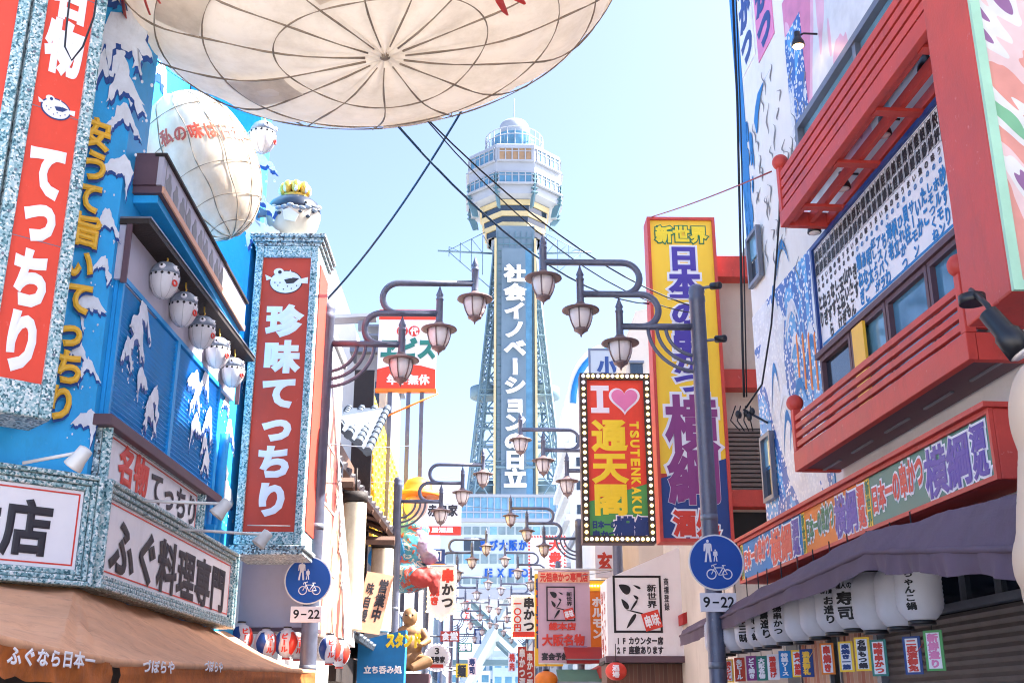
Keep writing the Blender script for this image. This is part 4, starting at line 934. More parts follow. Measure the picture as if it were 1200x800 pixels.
G, w_, h_ = front_px(362, 410, 412, 755, 15.5)
r = thing('cream_backwall', 'sunlit pale narrow building behind the slim red sign tower', 'building', (-4, 18, 0))
MB().box(W, -12, -2.9, 16.2, 21.5, 0, 8.2).build('wall', 'white_wall', r); MB().box(W, -12.1, -2.85, 16.15, 21.6, 8.203, 8.4).build('parapet', 'grey_wall', r)
facade_windows(r, Fr((-2.9, 16.3, 0), (0, 1, 0), (0, 0, 1)), 6, 8, 3, 1, 5, 1.2, 1.3, 1.9, 2, .5)
# white blocks behind
for (x0, y0, x1, y1, Y, mat, l) in ((340, 315, 404, 700, 34, 'white_wall', 'sunlit white tower block behind the lamp post with the beer lanterns'), (405, 415, 446, 700, 33, 'grey_wall', 'grey flat-roofed building with dark windows behind the tiled roofs')):
    G, w_, h_ = front_px(x0, y0, x1, y1, Y); r = thing('tower_block' if Y == 34 else 'flat_roof_building', l, 'building', G.p(w_ / 2, 0)); z0 = -G.o.z
    m = MB(); m.poly(G, [(0, z0), (w_, z0), (w_, h_ - (2.2 if Y == 34 else 0)), (w_ - .8, h_), (0, h_)], -5, 0); m.build('wall', mat, r)
    if Y == 34:
        for k in range(3): MB().box(G, .2, w_ - .5, h_ - 3 - k * 1.9, h_ - 2.9 - k * 1.9, .003, .2).build('ledge', 'grey_metal', r)
    else:
        MB().box(G, .1, w_ * .72, h_ - 2.2, h_ - .9, .003, .05).build('window', 'glass_dark', r); MB().box(G, w_ * .74, w_ - .05, h_ - 2.2, h_ - .9, .003, .05).build('shutter', 'cream_wall', r)
        MB().box(G, -.2, w_ + .15, h_ + .003, h_ + .2, -5.2, .25).build('parapet', 'grey_metal', r)
        for k in range(3): MB().box(G, .1, w_ - .1, h_ + .4 + k * .32, h_ + .46 + k * .32, -2, -.3).build('roof_rail', 'grey_metal', r)
G = front(-4.6, 17.6, 6.9); r = thing('steel_beam', 'horizontal grey steel beam reaching out behind the lamp post with the beer lanterns', 'beam', G.p(.9, 0)); a = atY(364, 376, 18); c_ = atY(441, 372, 18)
MB().tube([a, c_], .09, 4, smooth=False).build('beam', 'grey_metal', r); MB().box(front(c_.x - .3, 18, c_.z - .25), 0, .08, 0, .25, -.04, .04).build('bracket', 'grey_metal', r)

# old tiled-roof shop with blinds
r = thing('tiled_roof_shop', 'old wooden shop with layered tiled roofs and brown eaves', 'building', (-4.5, 24, 0))
MB().box(W, -11, -3.25, 21.8, 29, 0, 7.3).build('wall', 'brown_wood', r)
for i, (px0, py0) in enumerate(((420, 640),)): pass
def tiled(name, A, B, C, D, mat, n, rad=.075, par=None):
    """roof slope: A,B lower edge, D,C upper edge; round ribs run down the slope"""
    A, B, C, D = map(Vector, (A, B, C, D)); m = MB(); nn = (B - A).cross(D - A).normalized() * .06; m.add([A, B, C, D, A + nn, B + nn, C + nn, D + nn], [(0, 1, 2, 3), (4, 5, 6, 7), (0, 1, 5, 4), (1, 2, 6, 5), (2, 3, 7, 6), (3, 0, 4, 7)])
    k = nn.normalized() * .07
    for i in range(n + 1):
        f = i / n; P_, Q_ = A.lerp(B, f) + k, D.lerp(C, f) + k; q = [P_.lerp(Q_, j / 9) for j in range(10)]
        for j in range(9): m.tube([q[j], q[j + 1]], [rad * 1.12, rad * .88], 7)
    m.build(name, mat, par)
tiled('upper_roof', atY(383, 492, 22.0), atY(428, 532, 22.3), atY(452, 480, 26), atY(392, 480, 26), 'roof_tile', 4, .09, r)
a0_, b0_ = atY(386, 528, 21), atY(461, 628, 27); up_ = Vector((-1.6, .3, .75))
tiled('eave_roof', a0_, b0_, b0_ + up_, a0_ + up_, 'tile_dark', 16, .09, r)
m = MB()
for f in (0, .12, .24, .36, .48, .6, .72, .84, .98):
    p = a0_.lerp(b0_, f); m.tube([p + Vector((.05, 0, -.1)), p + Vector((-1.5, .2, .45))], .06, 4, smooth=False)
m.build('rafter', 'brown_wood', r)
MB().tube([a0_ + Vector((0, 0, -.06)), b0_ + Vector((0, 0, -.06))], .07, 4, smooth=False).build('eave_board', 'brown_wood', r)
for x, y, Y, L_ in ((388, 565, 21.6, 1.0), (440, 633, 26, 1.1)): p = atY(x, y, Y); MB().tube([p + Vector((-.8, 0, 0)), p + Vector((.45, 0, 0))], .1, 4, smooth=False).build('beam', 'brown_wood', r)
tiled('lower_roof', atY(414, 745, 23.5), atY(457, 776, 28.5), atY(457, 776, 28.5) + Vector((-1.1, 0, .55)), atY(414, 745, 23.5) + Vector((-1.1, 0, .55)), 'roof_tile', 12, .075, r)
MB().box(W, -6, -2.95, 23, 28.8, 2.2, 2.75).build('counter_front', 'dark_wood', r)
for x, y0, y1, wd, Y, l in ((407, 577, 738, 25, 22.2, 'long cream rolled blind under the brown eave, nearer the lamp post'), (442, 632, 740, 24, 26.4, 'shorter cream rolled blind farther along the eave')):
    a, c_ = atY(x, y0, Y), atY(x + 3, y1, Y); rad = wd / 2 / 1300 * Y * 1.05
    q = thing('rolled_blind', l, 'blind', c_, 'rolled blinds under the brown eave'); hh = a.z - c_.z
    pr = [(rad * .9, 0), (rad, .02)] + [(rad * (1 + .012 * (i % 2)), .02 + (hh - .24) * i / 60) for i in range(61)]
    MB().lathe(pr, c_, 20).build('mat', 'blind_cream', q); MB().lathe([(rad * 1.05, hh - .2), (rad * 1.12, hh - .1), (rad * 1.05, hh)], c_, 20).build('top_cap', 'dark_wood', q)
    MB().tube([c_ + Vector((0, 0, hh)), c_ + Vector((0, 0, hh + .5))], .02, 6).build('cord', 'dark_wood', q)
p = atY(428, 735, 23.6); G = Fr(p, (.93, .25, -.12), (.2, .1, .97)); r = thing('wooden_board', 'tilted pale wooden board with dark handwriting between the two rolled blinds', 'sign', p)
MB().box(G, -.25, .32, -.1, 1.15, -.03, 0).build('board', 'peach_wall', r); t = MB(); vtext(t, G, '営業中', .06, 1.05, .2, .3, .003, .05, .004); vtext(t, G, '味自慢', -.18, .95, .16, .28, .003, .03, .004); t.build('lettering', 'ink', r)
# yellow studded wall
FY = Fr((-2.95, 30.5, 0), (0, 1, 0), (0, 0, 1)); r = thing('yellow_studded_wall', 'yellow studded wall panel with a slanting top behind the tiled roofs', 'wall', FY.p(4, 4))
c1 = FY.px(435, 450); c2_ = FY.px(476, 585); c3 = FY.px(476, 625); c4 = FY.px(440, 640)
MB().poly(FY, [c4, c3, c2_, c1], -.3, 0).build('panel', 'yellow_face', r); m = MB()
for i in range(16):
    for j in range(34):
        a = c1[0] + .3 + i * (c2_[0] - c1[0] - .4) / 16; z = c4[1] + .15 + j * .28; top = c1[1] + (c2_[1] - c1[1]) * (a - c1[0]) / (c2_[0] - c1[0])
        if z < top - .15: m.ball(FY.p(a, z, .0), .05, .09, .09, 7, 5)
m.build('stud_pattern', 'yellow_face', r)
MB().box(FY, c1[0] - .25, c1[0] - .01, c4[1] - 3, c1[1] + .3, -.4, .1).build('post', 'dark_wood', r)
# red and white sign on masts
G, w_, h_ = front_px(441, 363, 510, 455, 32, 0)
r = thing('roof_banner_sign', 'white square sign with red bands and teal brush lettering on rooftop masts', 'sign', G.p(w_ / 2, 0)); 
MB().box(G, 0, w_, 0, h_, -.15, 0).build('face', 'sign_white', r)
m = MB(); m.box(G, 0, w_, h_ - .32, h_, .002, .012); m.box(G, 0, w_, 0, .55, .002, .012)
m.poly(G, [(0, .551), (w_, .551), (w_, .6), (w_ * .75, .72), (w_ * .5, .77), (w_ * .25, .72), (0, .6)][::1], .002, .0115); m.build('red_band', 'red_face', r)
t = MB(); htext(t, G, 'ヱビス', .08, .92, .56, .68, .013, .07, .01); t.build('lettering', 'teal_face', r)
t = MB(); htext(t, G, '年中無休', .3, .12, .32, .32, .013, .05, .01); t.build('lettering', 'white_ink', r)
t = MB(); t2 = MB()
for k, ch in enumerate('初代'): t2.poly(G, ellipse(.72 + k * .36, 1.82, .17, .17, 18), .002, .012); put(t, G, ch, .6 + k * .36, 1.69, .24, .25, .013, .05, .01)
t2.build('red_disc_marking', 'red_ink', r); t.build('lettering', 'white_ink', r)
MB().box(G, -.03, w_ + .03, -.1, -.003, -.15, .04).build('bottom_rail', 'orange', r)
for x in (.35, .9, 1.3): MB().box(G, x, x + .12, -6.5, -.11, -.14, -.02).build('mast', 'post_paint', r)
MB().tube([G.p(.05, -1.0, .05), G.p(w_ + .1, -.15, .05)], .03, 6).build('stay', 'orange', r)
# leaning figures on shop roofs
def statue(name, label, o, parts):
    r = thing(name, label, 'statue', o)
    for nm, mat, balls in parts:
        m = MB()
        for bl in balls: m.ball(Vector(o) + Vector(bl[:3]), *bl[3:6], n=18, m=12)
        m.build(nm, mat, r)
    return r
p = atY(476, 690, 31); s = 1.05
r = thing('seated_statue', 'large seated figure in a patchwork robe and orange hat on a shop roof', 'statue', p)
def blobs(nm, mat, bl, par=r, o=None):
    m = MB(); o = o or p
    for x, y, z, rx, ry, rz in bl: m.ball(o + Vector((x, y, z)) , rx, ry, rz, 20, 14)
    ob_ = m.build(nm, mat, par); md = ob_.modifiers.new('merge', 'REMESH'); md.mode = 'VOXEL'; md.voxel_size = .03; md.use_smooth_shade = True
    if 'FOLD' not in bpy.data.textures: tx = bpy.data.textures.new('FOLD', 'CLOUDS'); tx.noise_scale = .22; tx.noise_depth = 3
    d_ = ob_.modifiers.new('folds', 'DISPLACE'); d_.texture = bpy.data.textures['FOLD']; d_.strength = .09 if nm != 'body' else .04; d_.mid_level = .5; return ob_
blobs('body', 'skin_paint', [(.2, 0, 2.3, .34, .33, .38), (.18, 0, 2.05, .22, .22, .3), (.3, -.25, 2.25, .1, .12, .09), (.45, -.2, .95, .13, .13, .12), (.2, 0, 1.6, .3, .3, .5)])
mk_swirl('robe_print_red', [(0, '8a3a30'), (.42, 'b5603f'), (.5, '6d4a50'), (.56, 'c98a5a'), (.62, '7a2f33')], 3.5, 1.0)
mk_swirl('robe_print', [(0, '2f7f93'), (.4, 'd9cfc2'), (.46, '4f9fb5'), (.56, 'c0573c'), (.64, '5b4f8a')], 2.2, 1.5)
blobs('robe', 'robe_print', [(.05, 0, 1.1, .62, .5, .75), (-.3, -.1, .75, .42, .4, .7), (0, 0, .35, .7, .6, .45), (.1, 0, 1.6, .5, .42, .35)])
blobs('sleeve', 'cloth_plum', [(.4, -.2, 1.12, .3, .26, .36), (.62, -.25, .86, .26, .22, .22), (.28, -.15, 1.42, .26, .26, .28)])
blobs('trousers', 'banner_red', [(.3, -.2, .3, .5, .4, .3), (.62, -.3, .3, .34, .26, .24), (.78, -.3, .12, .16, .2, .3), (.45, -.42, .22, .3, .2, .2)])
MB().lathe([(.62, 2.52), (.66, 2.55), (.6, 2.66), (.42, 2.7), (.4, 2.86), (.3, 3.02), (.1, 3.1), (.001, 3.11)], p + Vector((.25, 0, 0)), 26).build('hat', 'orange', r)
m = MB(); m.poly(Fr(p + Vector((-.7, -.42, .3)), (.8, -.1, .6), (-.5, .1, .8)), [(0, 0), (.9, .1), (1.05, .6), (.5, .9), (-.1, .6)], 0, .05); m.build('robe_panel', 'tarp_blue', r)
p2_ = atY(474, 790, 29.5)
r2 = thing('gilded_statue', 'tan gilded seated figure with folded limbs below the robed statue', 'statue', p2_)
def limb(m, pts, rs): m.tube([p2_ + Vector(q) for q in pts], rs, 12)
m = MB()
for x, y, z, rx, ry, rz in ((.1, 0, .38, .4, .34, .3), (.1, -.05, .72, .34, .29, .34), (.1, -.02, 1.02, .36, .24, .22), (.1, -.06, 1.42, .2, .21, .24), (.1, -.27, 1.4, .045, .05, .06)): m.ball(p2_ + Vector((x, y, z)), rx, ry, rz, 18, 12)
limb(m, [(.1, 0, 1.1), (.1, -.02, 1.3)], [.13, .11])
for s_ in (-1, 1):
    limb(m, [(.1 + s_ * .3, -.02, 1.08), (.1 + s_ * .47, -.12, .82), (.1 + s_ * .34, -.38, .72)], [.13, .11, .07]); m.ball(p2_ + Vector((.1 + s_ * .3, -.43, .72)), .08, .08, .06, 10, 8)
    limb(m, [(.1 + s_ * .15, -.05, .3), (.1 + s_ * .48, -.35, .3), (.1 + s_ * .1, -.5, .14)], [.2, .16, .1])
ob_ = m.build('body', 'tan', r2); md = ob_.modifiers.new('merge', 'REMESH'); md.mode = 'VOXEL'; md.voxel_size = .022; md.use_smooth_shade = True
m = MB()
for s_ in (-1, 1): m.ball(p2_ + Vector((.1 + s_ * .08, -.245, 1.46)), .03, .02, .022, 8, 6)
m.build('eye_marking', 'dark_wood', r2)
MB().box(front(p2_.x - .5, p2_.y + .4, p2_.z - .6), 0, 1.15, 0, .62, -.05, .75).build('pedestal', 'brown_trim', r2, bevel=.02)
# blue tarp shop sign
G, w_, h_ = front_px(418, 732, 473, 792, 26); r = thing('blue_tarp_sign', 'bright blue slanted shop canopy with yellow lettering under the tiled roof', 'sign', G.p(w_ / 2, 0))
m = MB(); m.poly(G, [(0, -.3), (w_, -.25), (w_ + .02, h_ - .1), (.0, h_ - .35)], -.6, 0); m.build('canopy', 'tarp_blue', r)
t = MB(); htext(t, G, 'スタンド', w_ * .6, .62, .2, .32, .004, .09, .01); t.build('lettering', 'yellow_ink', r)
t = MB(); htext(t, G, '立ち呑み処', .15, .06, .17, .17, .004, .05, .008); t.build('lettering', 'white_ink', r)

def bulbs(G, pts, par, mat='bulb_warm', rad=.03):
    base_ = None
    for i, (a, z) in enumerate(pts):
        q = G.p(a, z, rad * .6)
        if base_ is None or mat == 'alt':
            pass
        mm = mat if mat != 'alt' else ('bulb_warm' if i % 3 else 'bulb_white')
        key = (mm, rad)
        if key not in BULB:
            m = MB(); m.ball((0, 0, 0), rad, n=10, m=6); me_o = m.build('bulb', mm); BULB[key] = me_o.data; bpy.data.objects.remove(me_o)
        o = bpy.data.objects.new('bulb', BULB[key]); COL.objects.link(o); o.parent = par; o.location = q - LOC[par.name]
BULB = {}
def edge_pts(w, h, n1, n2, ins=.05):
    return [(ins + (w - 2 * ins) * i / n1, h - ins) for i in range(n1 + 1)] + [(ins + (w - 2 * ins) * i / n1, ins) for i in range(n1 + 1)] + [(x, ins + (h - 2 * ins) * i / n2) for x in (ins, w - ins) for i in range(1, n2)]
# skewer sign with bulbs
G, w_, h_ = front_px(500, 664, 534, 716, 38); r = thing('skewer_sign', 'pale bulb-edged sign with orange and black lettering and pointed bottom, beside the seated statue', 'sign', G.p(w_ / 2, 0))
m = MB(); m.poly(G, [(0, 0), (w_ / 2, -.32), (w_, 0), (w_, h_), (0, h_)], -.2, 0); m.build('face', 'sign_white', r)
bulbs(G, [(0.03, h_ * i / 9) for i in range(10)] + [(w_ - .03, h_ * i / 9) for i in range(10)] + [(w_ * i / 8, (-.3 + .3 * abs(i - 4) / 4)) for i in range(9)], r, 'bulb_warm', .035)
t = MB(); vtext(t, G, '串', w_ * .5, h_ - .05, .4, .45, .004, .09, .01); vtext(t, G, '焼き', .1, h_ * .55, .3, .3, .004, .07, .01); t.build('lettering', 'red_ink', r)
t = MB(); vtext(t, G, 'かつ', w_ * .5, h_ - .52, .4, .42, .004, .05, .01); vtext(t, G, 'お好み', .1, h_ - .1, .28, .26, .004, .04, .01); t.build('lettering', 'ink', r)
MB().tube([G.p(-1.2, h_ + .05, -.1), G.p(w_, h_ + .05, -.1)], .04, 6).build('bracket', 'grey_metal', r)
G, w_, h_ = front_px(500, 643, 521, 664, 38.6); r = thing('blue_sign', 'small blue square sign with one white character above the bulb-edged skewer sign', 'sign', G.p(w_ / 2, 0))
MB().box(G, 0, w_, .12, h_, -.1, 0).build('face', 'navy_face', r); MB().box(G, 0, w_, -.08, .117, -.1, 0).build('band', 'orange', r); MB().box(G, .12, w_ - .12, .2, h_ - .06, .002, .008).build('white_panel', 'sign_white', r); t = MB(); put(t, G, '願', .15, .2, w_ - .3, h_ - .28, .01, .05, .01); t.build('lettering', 'navy', r); MB().tube([G.p(-1.4, h_ / 2, -.05), G.p(0, h_ / 2, -.05)], .04, 6).build('bracket', 'grey_metal', r)
G, w_, h_ = front_px(497, 567, 540, 626, 46); r = thing('white_shop_sign', 'white hanging sign with a red base strip behind the second lamp on the statue side', 'sign', G.p(w_ / 2, 0))
MB().box(G, 0, w_, .35, h_, -.2, 0).build('face', 'sign_white', r); MB().box(G, 0, w_, 0, .347, -.2, .01).build('red_base', 'red_ink', r); t = MB(); htext(t, G, '赤鬼家', .12, .75, .42, .5, .004, .04, .01); t.build('lettering', 'ink', r)
t = MB(); htext(t, G, '居酒屋', .3, .08, .3, .22, .012, .05, .01); t.build('lettering', 'white_ink', r); MB().tube([G.p(-1.6, 1, -.1), G.p(0, 1, -.1)], .04, 6).build('bracket', 'grey_metal', r)
c_ = atY(512, 770, 36); F = front(c_.x, 36, c_.z); r = thing('round_sign', 'small round white sign with a bulb rim low over the street', 'sign', c_ - Vector((0, 0, .42)))
MB().poly(F, ellipse(0, 0, .42, .42, 32), -.12, 0).build('face', 'sign_white', r); bulbs(F, ellipse(0, 0, .4, .4, 22), r, 'bulb_white', .026)
t = MB(); put(t, F, '3', -.07, .1, .14, .2, .004, .03, .01, fit=True); htext(t, F, '福寿家', -.25, -.16, .17, .2, .004, .04, .01); t.build('lettering', 'ink', r); MB().box(F, -.2, .2, -.3, -.2, .003, .01).build('red_strip', 'red_ink', r); MB().tube([F.p(-1.4, .1, -.06), F.p(-.4, .1, -.06)], .03, 6).build('bracket', 'grey_metal', r)
# small distant hanging signs, both sides
small = [(531, 690, 12, 30, 56, 'sign_white', 'navy', '喫茶', 'narrow white sign with navy lettering behind the pointed skewer sign'), (527, 745, 22, 12, 44, 'banner_red', 'white_ink', '食堂', 'small red sign with white lettering near the round bulb sign'),
         (547, 715, 9, 26, 66, 'sign_white', 'red_ink', 'うどん', 'thin white sign with red lettering before the tower legs'), (545, 758, 16, 10, 60, 'teal_face', 'white_ink', '酒場', 'small teal sign low before the tower legs'),
         (541, 785, 14, 16, 50, 'yellow_face', 'ink', '麺', 'small yellow sign low at the street end'), (553, 780, 10, 20, 72, 'sign_white', 'navy', '寿司', 'tiny pale sign with navy lettering low at the street end'),
         (600, 775, 9, 22, 60, 'sign_white', 'red_ink', '焼肉', 'thin pale sign near the red vertical flags'), (560, 745, 8, 18, 84, 'navy_face', 'white_ink', '碁', 'tiny navy sign among the tiniest lamps')]
for x, y, wd, hh, Y, fm, im, s, l in small:
    G, w_, h_ = front_px(x - wd / 2, y - hh / 2, x + wd / 2, y + hh / 2, Y); r = thing('hanging_sign', l, 'sign', G.p(w_ / 2, 0), 'small hanging signs far down the street')
    MB().box(G, 0, w_, 0, h_, -.12, 0).build('face', fm, r); t = MB()
    if h_ > w_: vtext(t, G, s, w_ * .15, h_ * .97, w_ * .7, h_ * .94 / len(s), .004, .05, .008)
    else: htext(t, G, s, w_ * .06, h_ * .1, w_ * .88 / len(s), h_ * .8, .004, .05, .008)
    t.build('lettering', im, r); sd = -1 if x < 575 else 1; MB().tube([G.p(0 if sd < 0 else w_, h_ / 2, -.06), G.p((-2 if sd < 0 else w_ + 2), h_ / 2, -.06)], .035, 5).build('bracket', 'grey_metal', r)

# ================================================================ the mural building across the street
FR = Fr((3.15, 13.8, 0), (.0517, -.9987, 0), (0, 0, 1))      # u runs towards the camera, n into the street
b = thing('mural_restaurant', 'white restaurant building covered with blue wave and pastel murals and red balconies', 'building', (7, 9, 0))
cw0 = -.35; aE = FR.px(896, 560, cw0)[0]
Pf = FR.p(aE, 0, cw0); Pn = FR.p(12.2, 0, cw0)
MB().poly(W, [(Pf.x, Pf.y), (Pn.x, Pn.y), (14, Pn.y), (14, Pf.y)], 3.0, 12.5).build('wall', 'white_wall', b)
MB().poly(W, [(Pf.x + .1, Pf.y - .02), (Pn.x + .1, Pn.y), (14, Pn.y), (14, Pf.y - .02)], .1, 2.997).build('shop_front', 'dark_opening', b)
MB().poly(W, [(Pf.x - .1, Pf.y + .1), (Pn.x - .1, Pn.y), (14, Pn.y), (14, Pf.y + .1)], 12.503, 12.7).build('parapet', 'grey_wall', b)
FW = FR.at(0, 0, cw0)
a1 = FW.px(958, 330)[0]
m = MB(); m.box(FW, aE + .003, a1, 3.1, 6.55, .002, .012); m.build('wave_mural', 'wave_mural', b)
m = MB(); zq = FW.px(950, 120)[1]; m.box(FW, FW.px(922, 60)[0], 8.6, 6.9, 9.9, .002, .01); m.build('blush_mural', 'blush_mural', b)
def panel_px(name, mat, x0, x1, yb, c, top=12.2): a0_, z_ = FW.px(x0, yb); a1_, _ = FW.px(x1, yb); MB().box(FW, a0_, a1_, z_, top, .002, c).build(name, mat, b); return a0_, a1_, z_
q0_, q1_, z_ = panel_px('blue_text_panel', 'sign_white', 871, 888, 92, .012)
t = MB(); vtext(t, FW, '横綱串かつ', q0_ + .06, z_ + 2.8, q1_ - q0_ - .12, .55, .013, .08, .004); t.build('lettering', 'navy_face', b)
q0_, q1_, z_ = panel_px('pink_panel', 'pink', 890, 911, 74, .0125)
t = MB(); vtext(t, FW, '日本一かつ', q0_ + .06, z_ + 2.7, q1_ - q0_ - .12, .53, .0135, .08, .004); t.build('lettering', 'navy_face', b)
q0_, z_ = FW.px(852, 150); MB().box(FW, aE + .005, aE + .32, 7.6, 11.5, .002, .009).build('blue_edge_mural', 'tarp_blue', b)
m = MB(); z_ = FW.px(935, 170)[1]; m.box(FW, FW.px(925, 100)[0], FW.px(946, 100)[0], z_, z_ + 1.5, .0105, .014); m.build('dotted_mural', 'wave_mural', b)
# fine flowing ink lines and one bold blue stroke on the white wall
m = MB()
for k in range(46):
    a, z = FW.px(rnd.uniform(884, 945), rnd.uniform(90, 330)); a = max(a, aE + .35); L_ = rnd.uniform(.15, .4); tw = rnd.uniform(-1, 1)
    m.tube([FW.p(a + .07 * math.sin(i * .9 + tw * 3) * i / 4, z + L_ * i / 6, .013) for i in range(7)], [.002, .006, .009, .01, .008, .005, .002], 4)
m.build('ink_line_pattern', 'grey_wall', b)
m = MB(); P = [FW.px(x, y) for x, y in ((903, 82), (900, 88), (896, 95), (892, 104), (889, 120), (887, 138), (888, 156))]
hw_ = [.03, .1, .12, .13, .12, .1, .02]; vs = [FW.p(a + s_ * h, z, .0125) for (a, z), h in zip(P, hw_) for s_ in (-1, 1)]; m.add(vs, [(2 * i, 2 * i + 1, 2 * i + 3, 2 * i + 2) for i in range(6)]); m.build('brush_stroke_marking', 'tarp_blue', b)
m = MB()
for k in range(26):
    a, z = FW.px(rnd.uniform(868, 885), rnd.uniform(150, 330)); m.poly(FW, ellipse(max(a, aE + .06), z, rnd.uniform(.02, .06), rnd.uniform(.06, .2), 9), .010, .0125)
m.build('blue_fleck_pattern', 'tarp_blue', b)
# sweeping painted wave strokes
sb, sw = MB(), MB()
for k in range(16):
    x, y = rnd.uniform(900, 950), rnd.uniform(320, 560); a, z = FW.px(x, y); L_ = rnd.uniform(.25, .6); up = rnd.uniform(.5, 1.1); c_ = .0125 + .0004 * k
    a = min(max(a, aE + .15), a1 - L_ - .15)
    pts = [FW.p(a + L_ * (i / 9), z + up * .6 * math.sin(i / 9 * 2.4) - .25 * (i / 9) ** 2, c_) for i in range(10)]
    vs = []
    for i, q in enumerate(pts):
        h = .012 + .055 * math.sin(math.pi * (i + .3) / 9.6); vs += [q - FW.v * h, q + FW.v * h]
    (sb if k % 2 else sw).add(vs, [(2 * i, 2 * i + 1, 2 * i + 3, 2 * i + 2) for i in range(9)])
sb.build('blue_stroke_marking', 'tarp_blue', b); sw.build('white_stroke_marking', 'wave_white', b)
# orange hull stripes in the wave
m = MB()
for k in range(5):
    a, z = FW.px(937 + k * 7, 425); m.poly(FW, [(a - .03, z - .3), (a + .02, z - .32), (a + .04, z + .35), (a - .01, z + .32)], .013, .017)
m.build('stripe_marking', 'orange', b)
for (x0, y0, x1, y1) in ((884, 262, 897, 335), (902, 500, 914, 590)):
    aa, zz = FW.px((x0 + x1) / 2, y1 - 4); _, zt_ = FW.px((x0 + x1) / 2, y0 + 4); ww = .5 if y0 < 400 else .42
    f = MB().frame(FW.at(aa - ww / 2, zz), ww, zt_ - zz, .05, .02, .08).build('window', 'grey_metal', b); MB().box(FW, aa - ww / 2 + .05, aa + ww / 2 - .05, zz + .05, (zz + zt_) / 2 - .02, .015, .03).build('pane', 'glass_dark', f); MB().box(FW, aa - ww / 2 + .05, aa + ww / 2 - .05, (zz + zt_) / 2 + .02, zt_ - .05, .015, .035).build('pane', 'glass_sky', f)
# upper window band behind the canopy
f = MB()
aa0, aa1 = FW.px(945, 150)[0], 9.5; zA, zB = 7.1, 7.95
m = MB().box(FW, aa0, aa1, zA, zB, .02, .04).build('window_band', 'glass_sky', b)
f.frame(FW.at(aa0 - .05, zA - .05), aa1 - aa0 + .1, zB - zA + .1, .08, .041, .12)
for i in range(1, 4): f.box(FW, aa0 + i * (aa1 - aa0) / 4 - .04, aa0 + i * (aa1 - aa0) / 4 + .04, zA, zB, .041, .1)
f.build('window_frame', 'grey_metal', m)
# menu text board
cB_ = .05; A0 = FW.px(958, 340, cB_)[0]; A1 = FW.px(1112, 160, cB_)[0]; ZB, ZT = 5.28, 6.42
r = thing('menu_board', 'large white board crammed with black and blue food words above the windows', 'sign', FW.p((A0 + A1) / 2, ZB))
GB = FW.at(A0, ZB, cB_); wB, hB = A1 - A0, ZT - ZB
MB().box(GB, 0, wB, 0, hB, -.046, 0).build('board', 'sign_white', r); MB().frame(GB.at(-.05, -.05), wB + .1, hB + .1, .048, -.046, .03).build('frame', 'navy_face', r)
MB().box(GB, .03, wB - .03, .03, .055, .001, .005).build('blue_line', 'tarp_blue', r)
kan = '鯛鰻鮭鯖鰯鱈鮪鯵鰹鮎鰆鯉鮒鱚鰈鱧鮑鱒鰤鯨鮫鰺鰭鱗鰒鮃鯱鱸'; nC = 26; cwB = wB / nC
tk, tl_, tb = MB(), MB(), MB(); n_ = 0
for i in range(nC):
    for j in range(2): put(tk, GB, kan[(i * 2 + j * 5) % len(kan)], i * cwB + .012, hB - .17 - j * .15, cwB - .024, .135, .003, .035, .003)
    tl_.box(GB, i * cwB - .002, i * cwB + .002, hB - .34, hB - .01, .0015, .004)
    put(tk, GB, 'うまい魚の味'[i % 6], i * cwB + .025, hB - .43, cwB - .05, .075, .003, .04, .003); put(tb if i > 8 else tk, GB, 'の', i * cwB + .03, hB - .51, cwB - .06, .065, .003, .04, .003)
for j in range(3): tl_.box(GB, .005, wB - .005, hB - .02 - j * .155, hB - .017 - j * .155, .0015, .0039)
cols = ['とり', 'ねぎ', 'うずら', 'なす', 'しいたけ', '玉ねぎ', '山いも', 'れんこん', 'きす', '鶏ねぎ', 'あなご', '明太', '紅しょうが', 'アスパラ', 'ちくわ', '海老', '帆立', 'ひれかつ', '貝柱', 'サーモン', 'いか', 'たこ', 'しそつくね', 'ホルモン', '砂ずり', 'ささみ']
for i, s in enumerate(cols):
    pit = min(.19, (.54) / len(s)); vtext(tb if i > 8 else tk, GB, s, i * cwB + .004, hB - .53 - .02 * (i % 3), cwB - .006, pit, .003, .05, .003)
tk.build('lettering', 'black_ink', r); tb.build('lettering', 'tarp_blue', r); tl_.build('grid_marking', 'grey_metal', r)
# street windows under the board
za, zb_ = 4.35, 5.18; wA0 = A0 - .02; wA1 = A1 + .3; n = 4
MB().box(FW, wA0 - .06, wA1 + .06, zb_ + .003, zb_ + .06, .0, .12).build('window_head', 'brown_trim', b)
for i in range(n):
    p0 = wA0 + i * (wA1 - wA0) / n; p1 = p0 + (wA1 - wA0) / n - .02
    f = MB().frame(FW.at(p0, za), p1 - p0, zb_ - za, .05, .02, .09).build('window', 'brown_trim', b); MB().box(FW, p0 + .05, p1 - .05, za + .05, zb_ - .05, .03, .04).build('pane', 'glass_blue' if i > 1 else 'glass_sky' if i == 1 else 'glass_dark', f)
MB().box(FW, wA0 + 1.0, wA0 + 1.28, za, zb_ - .02, .091, .12).build('yellow_poster', 'gold_ink', b)
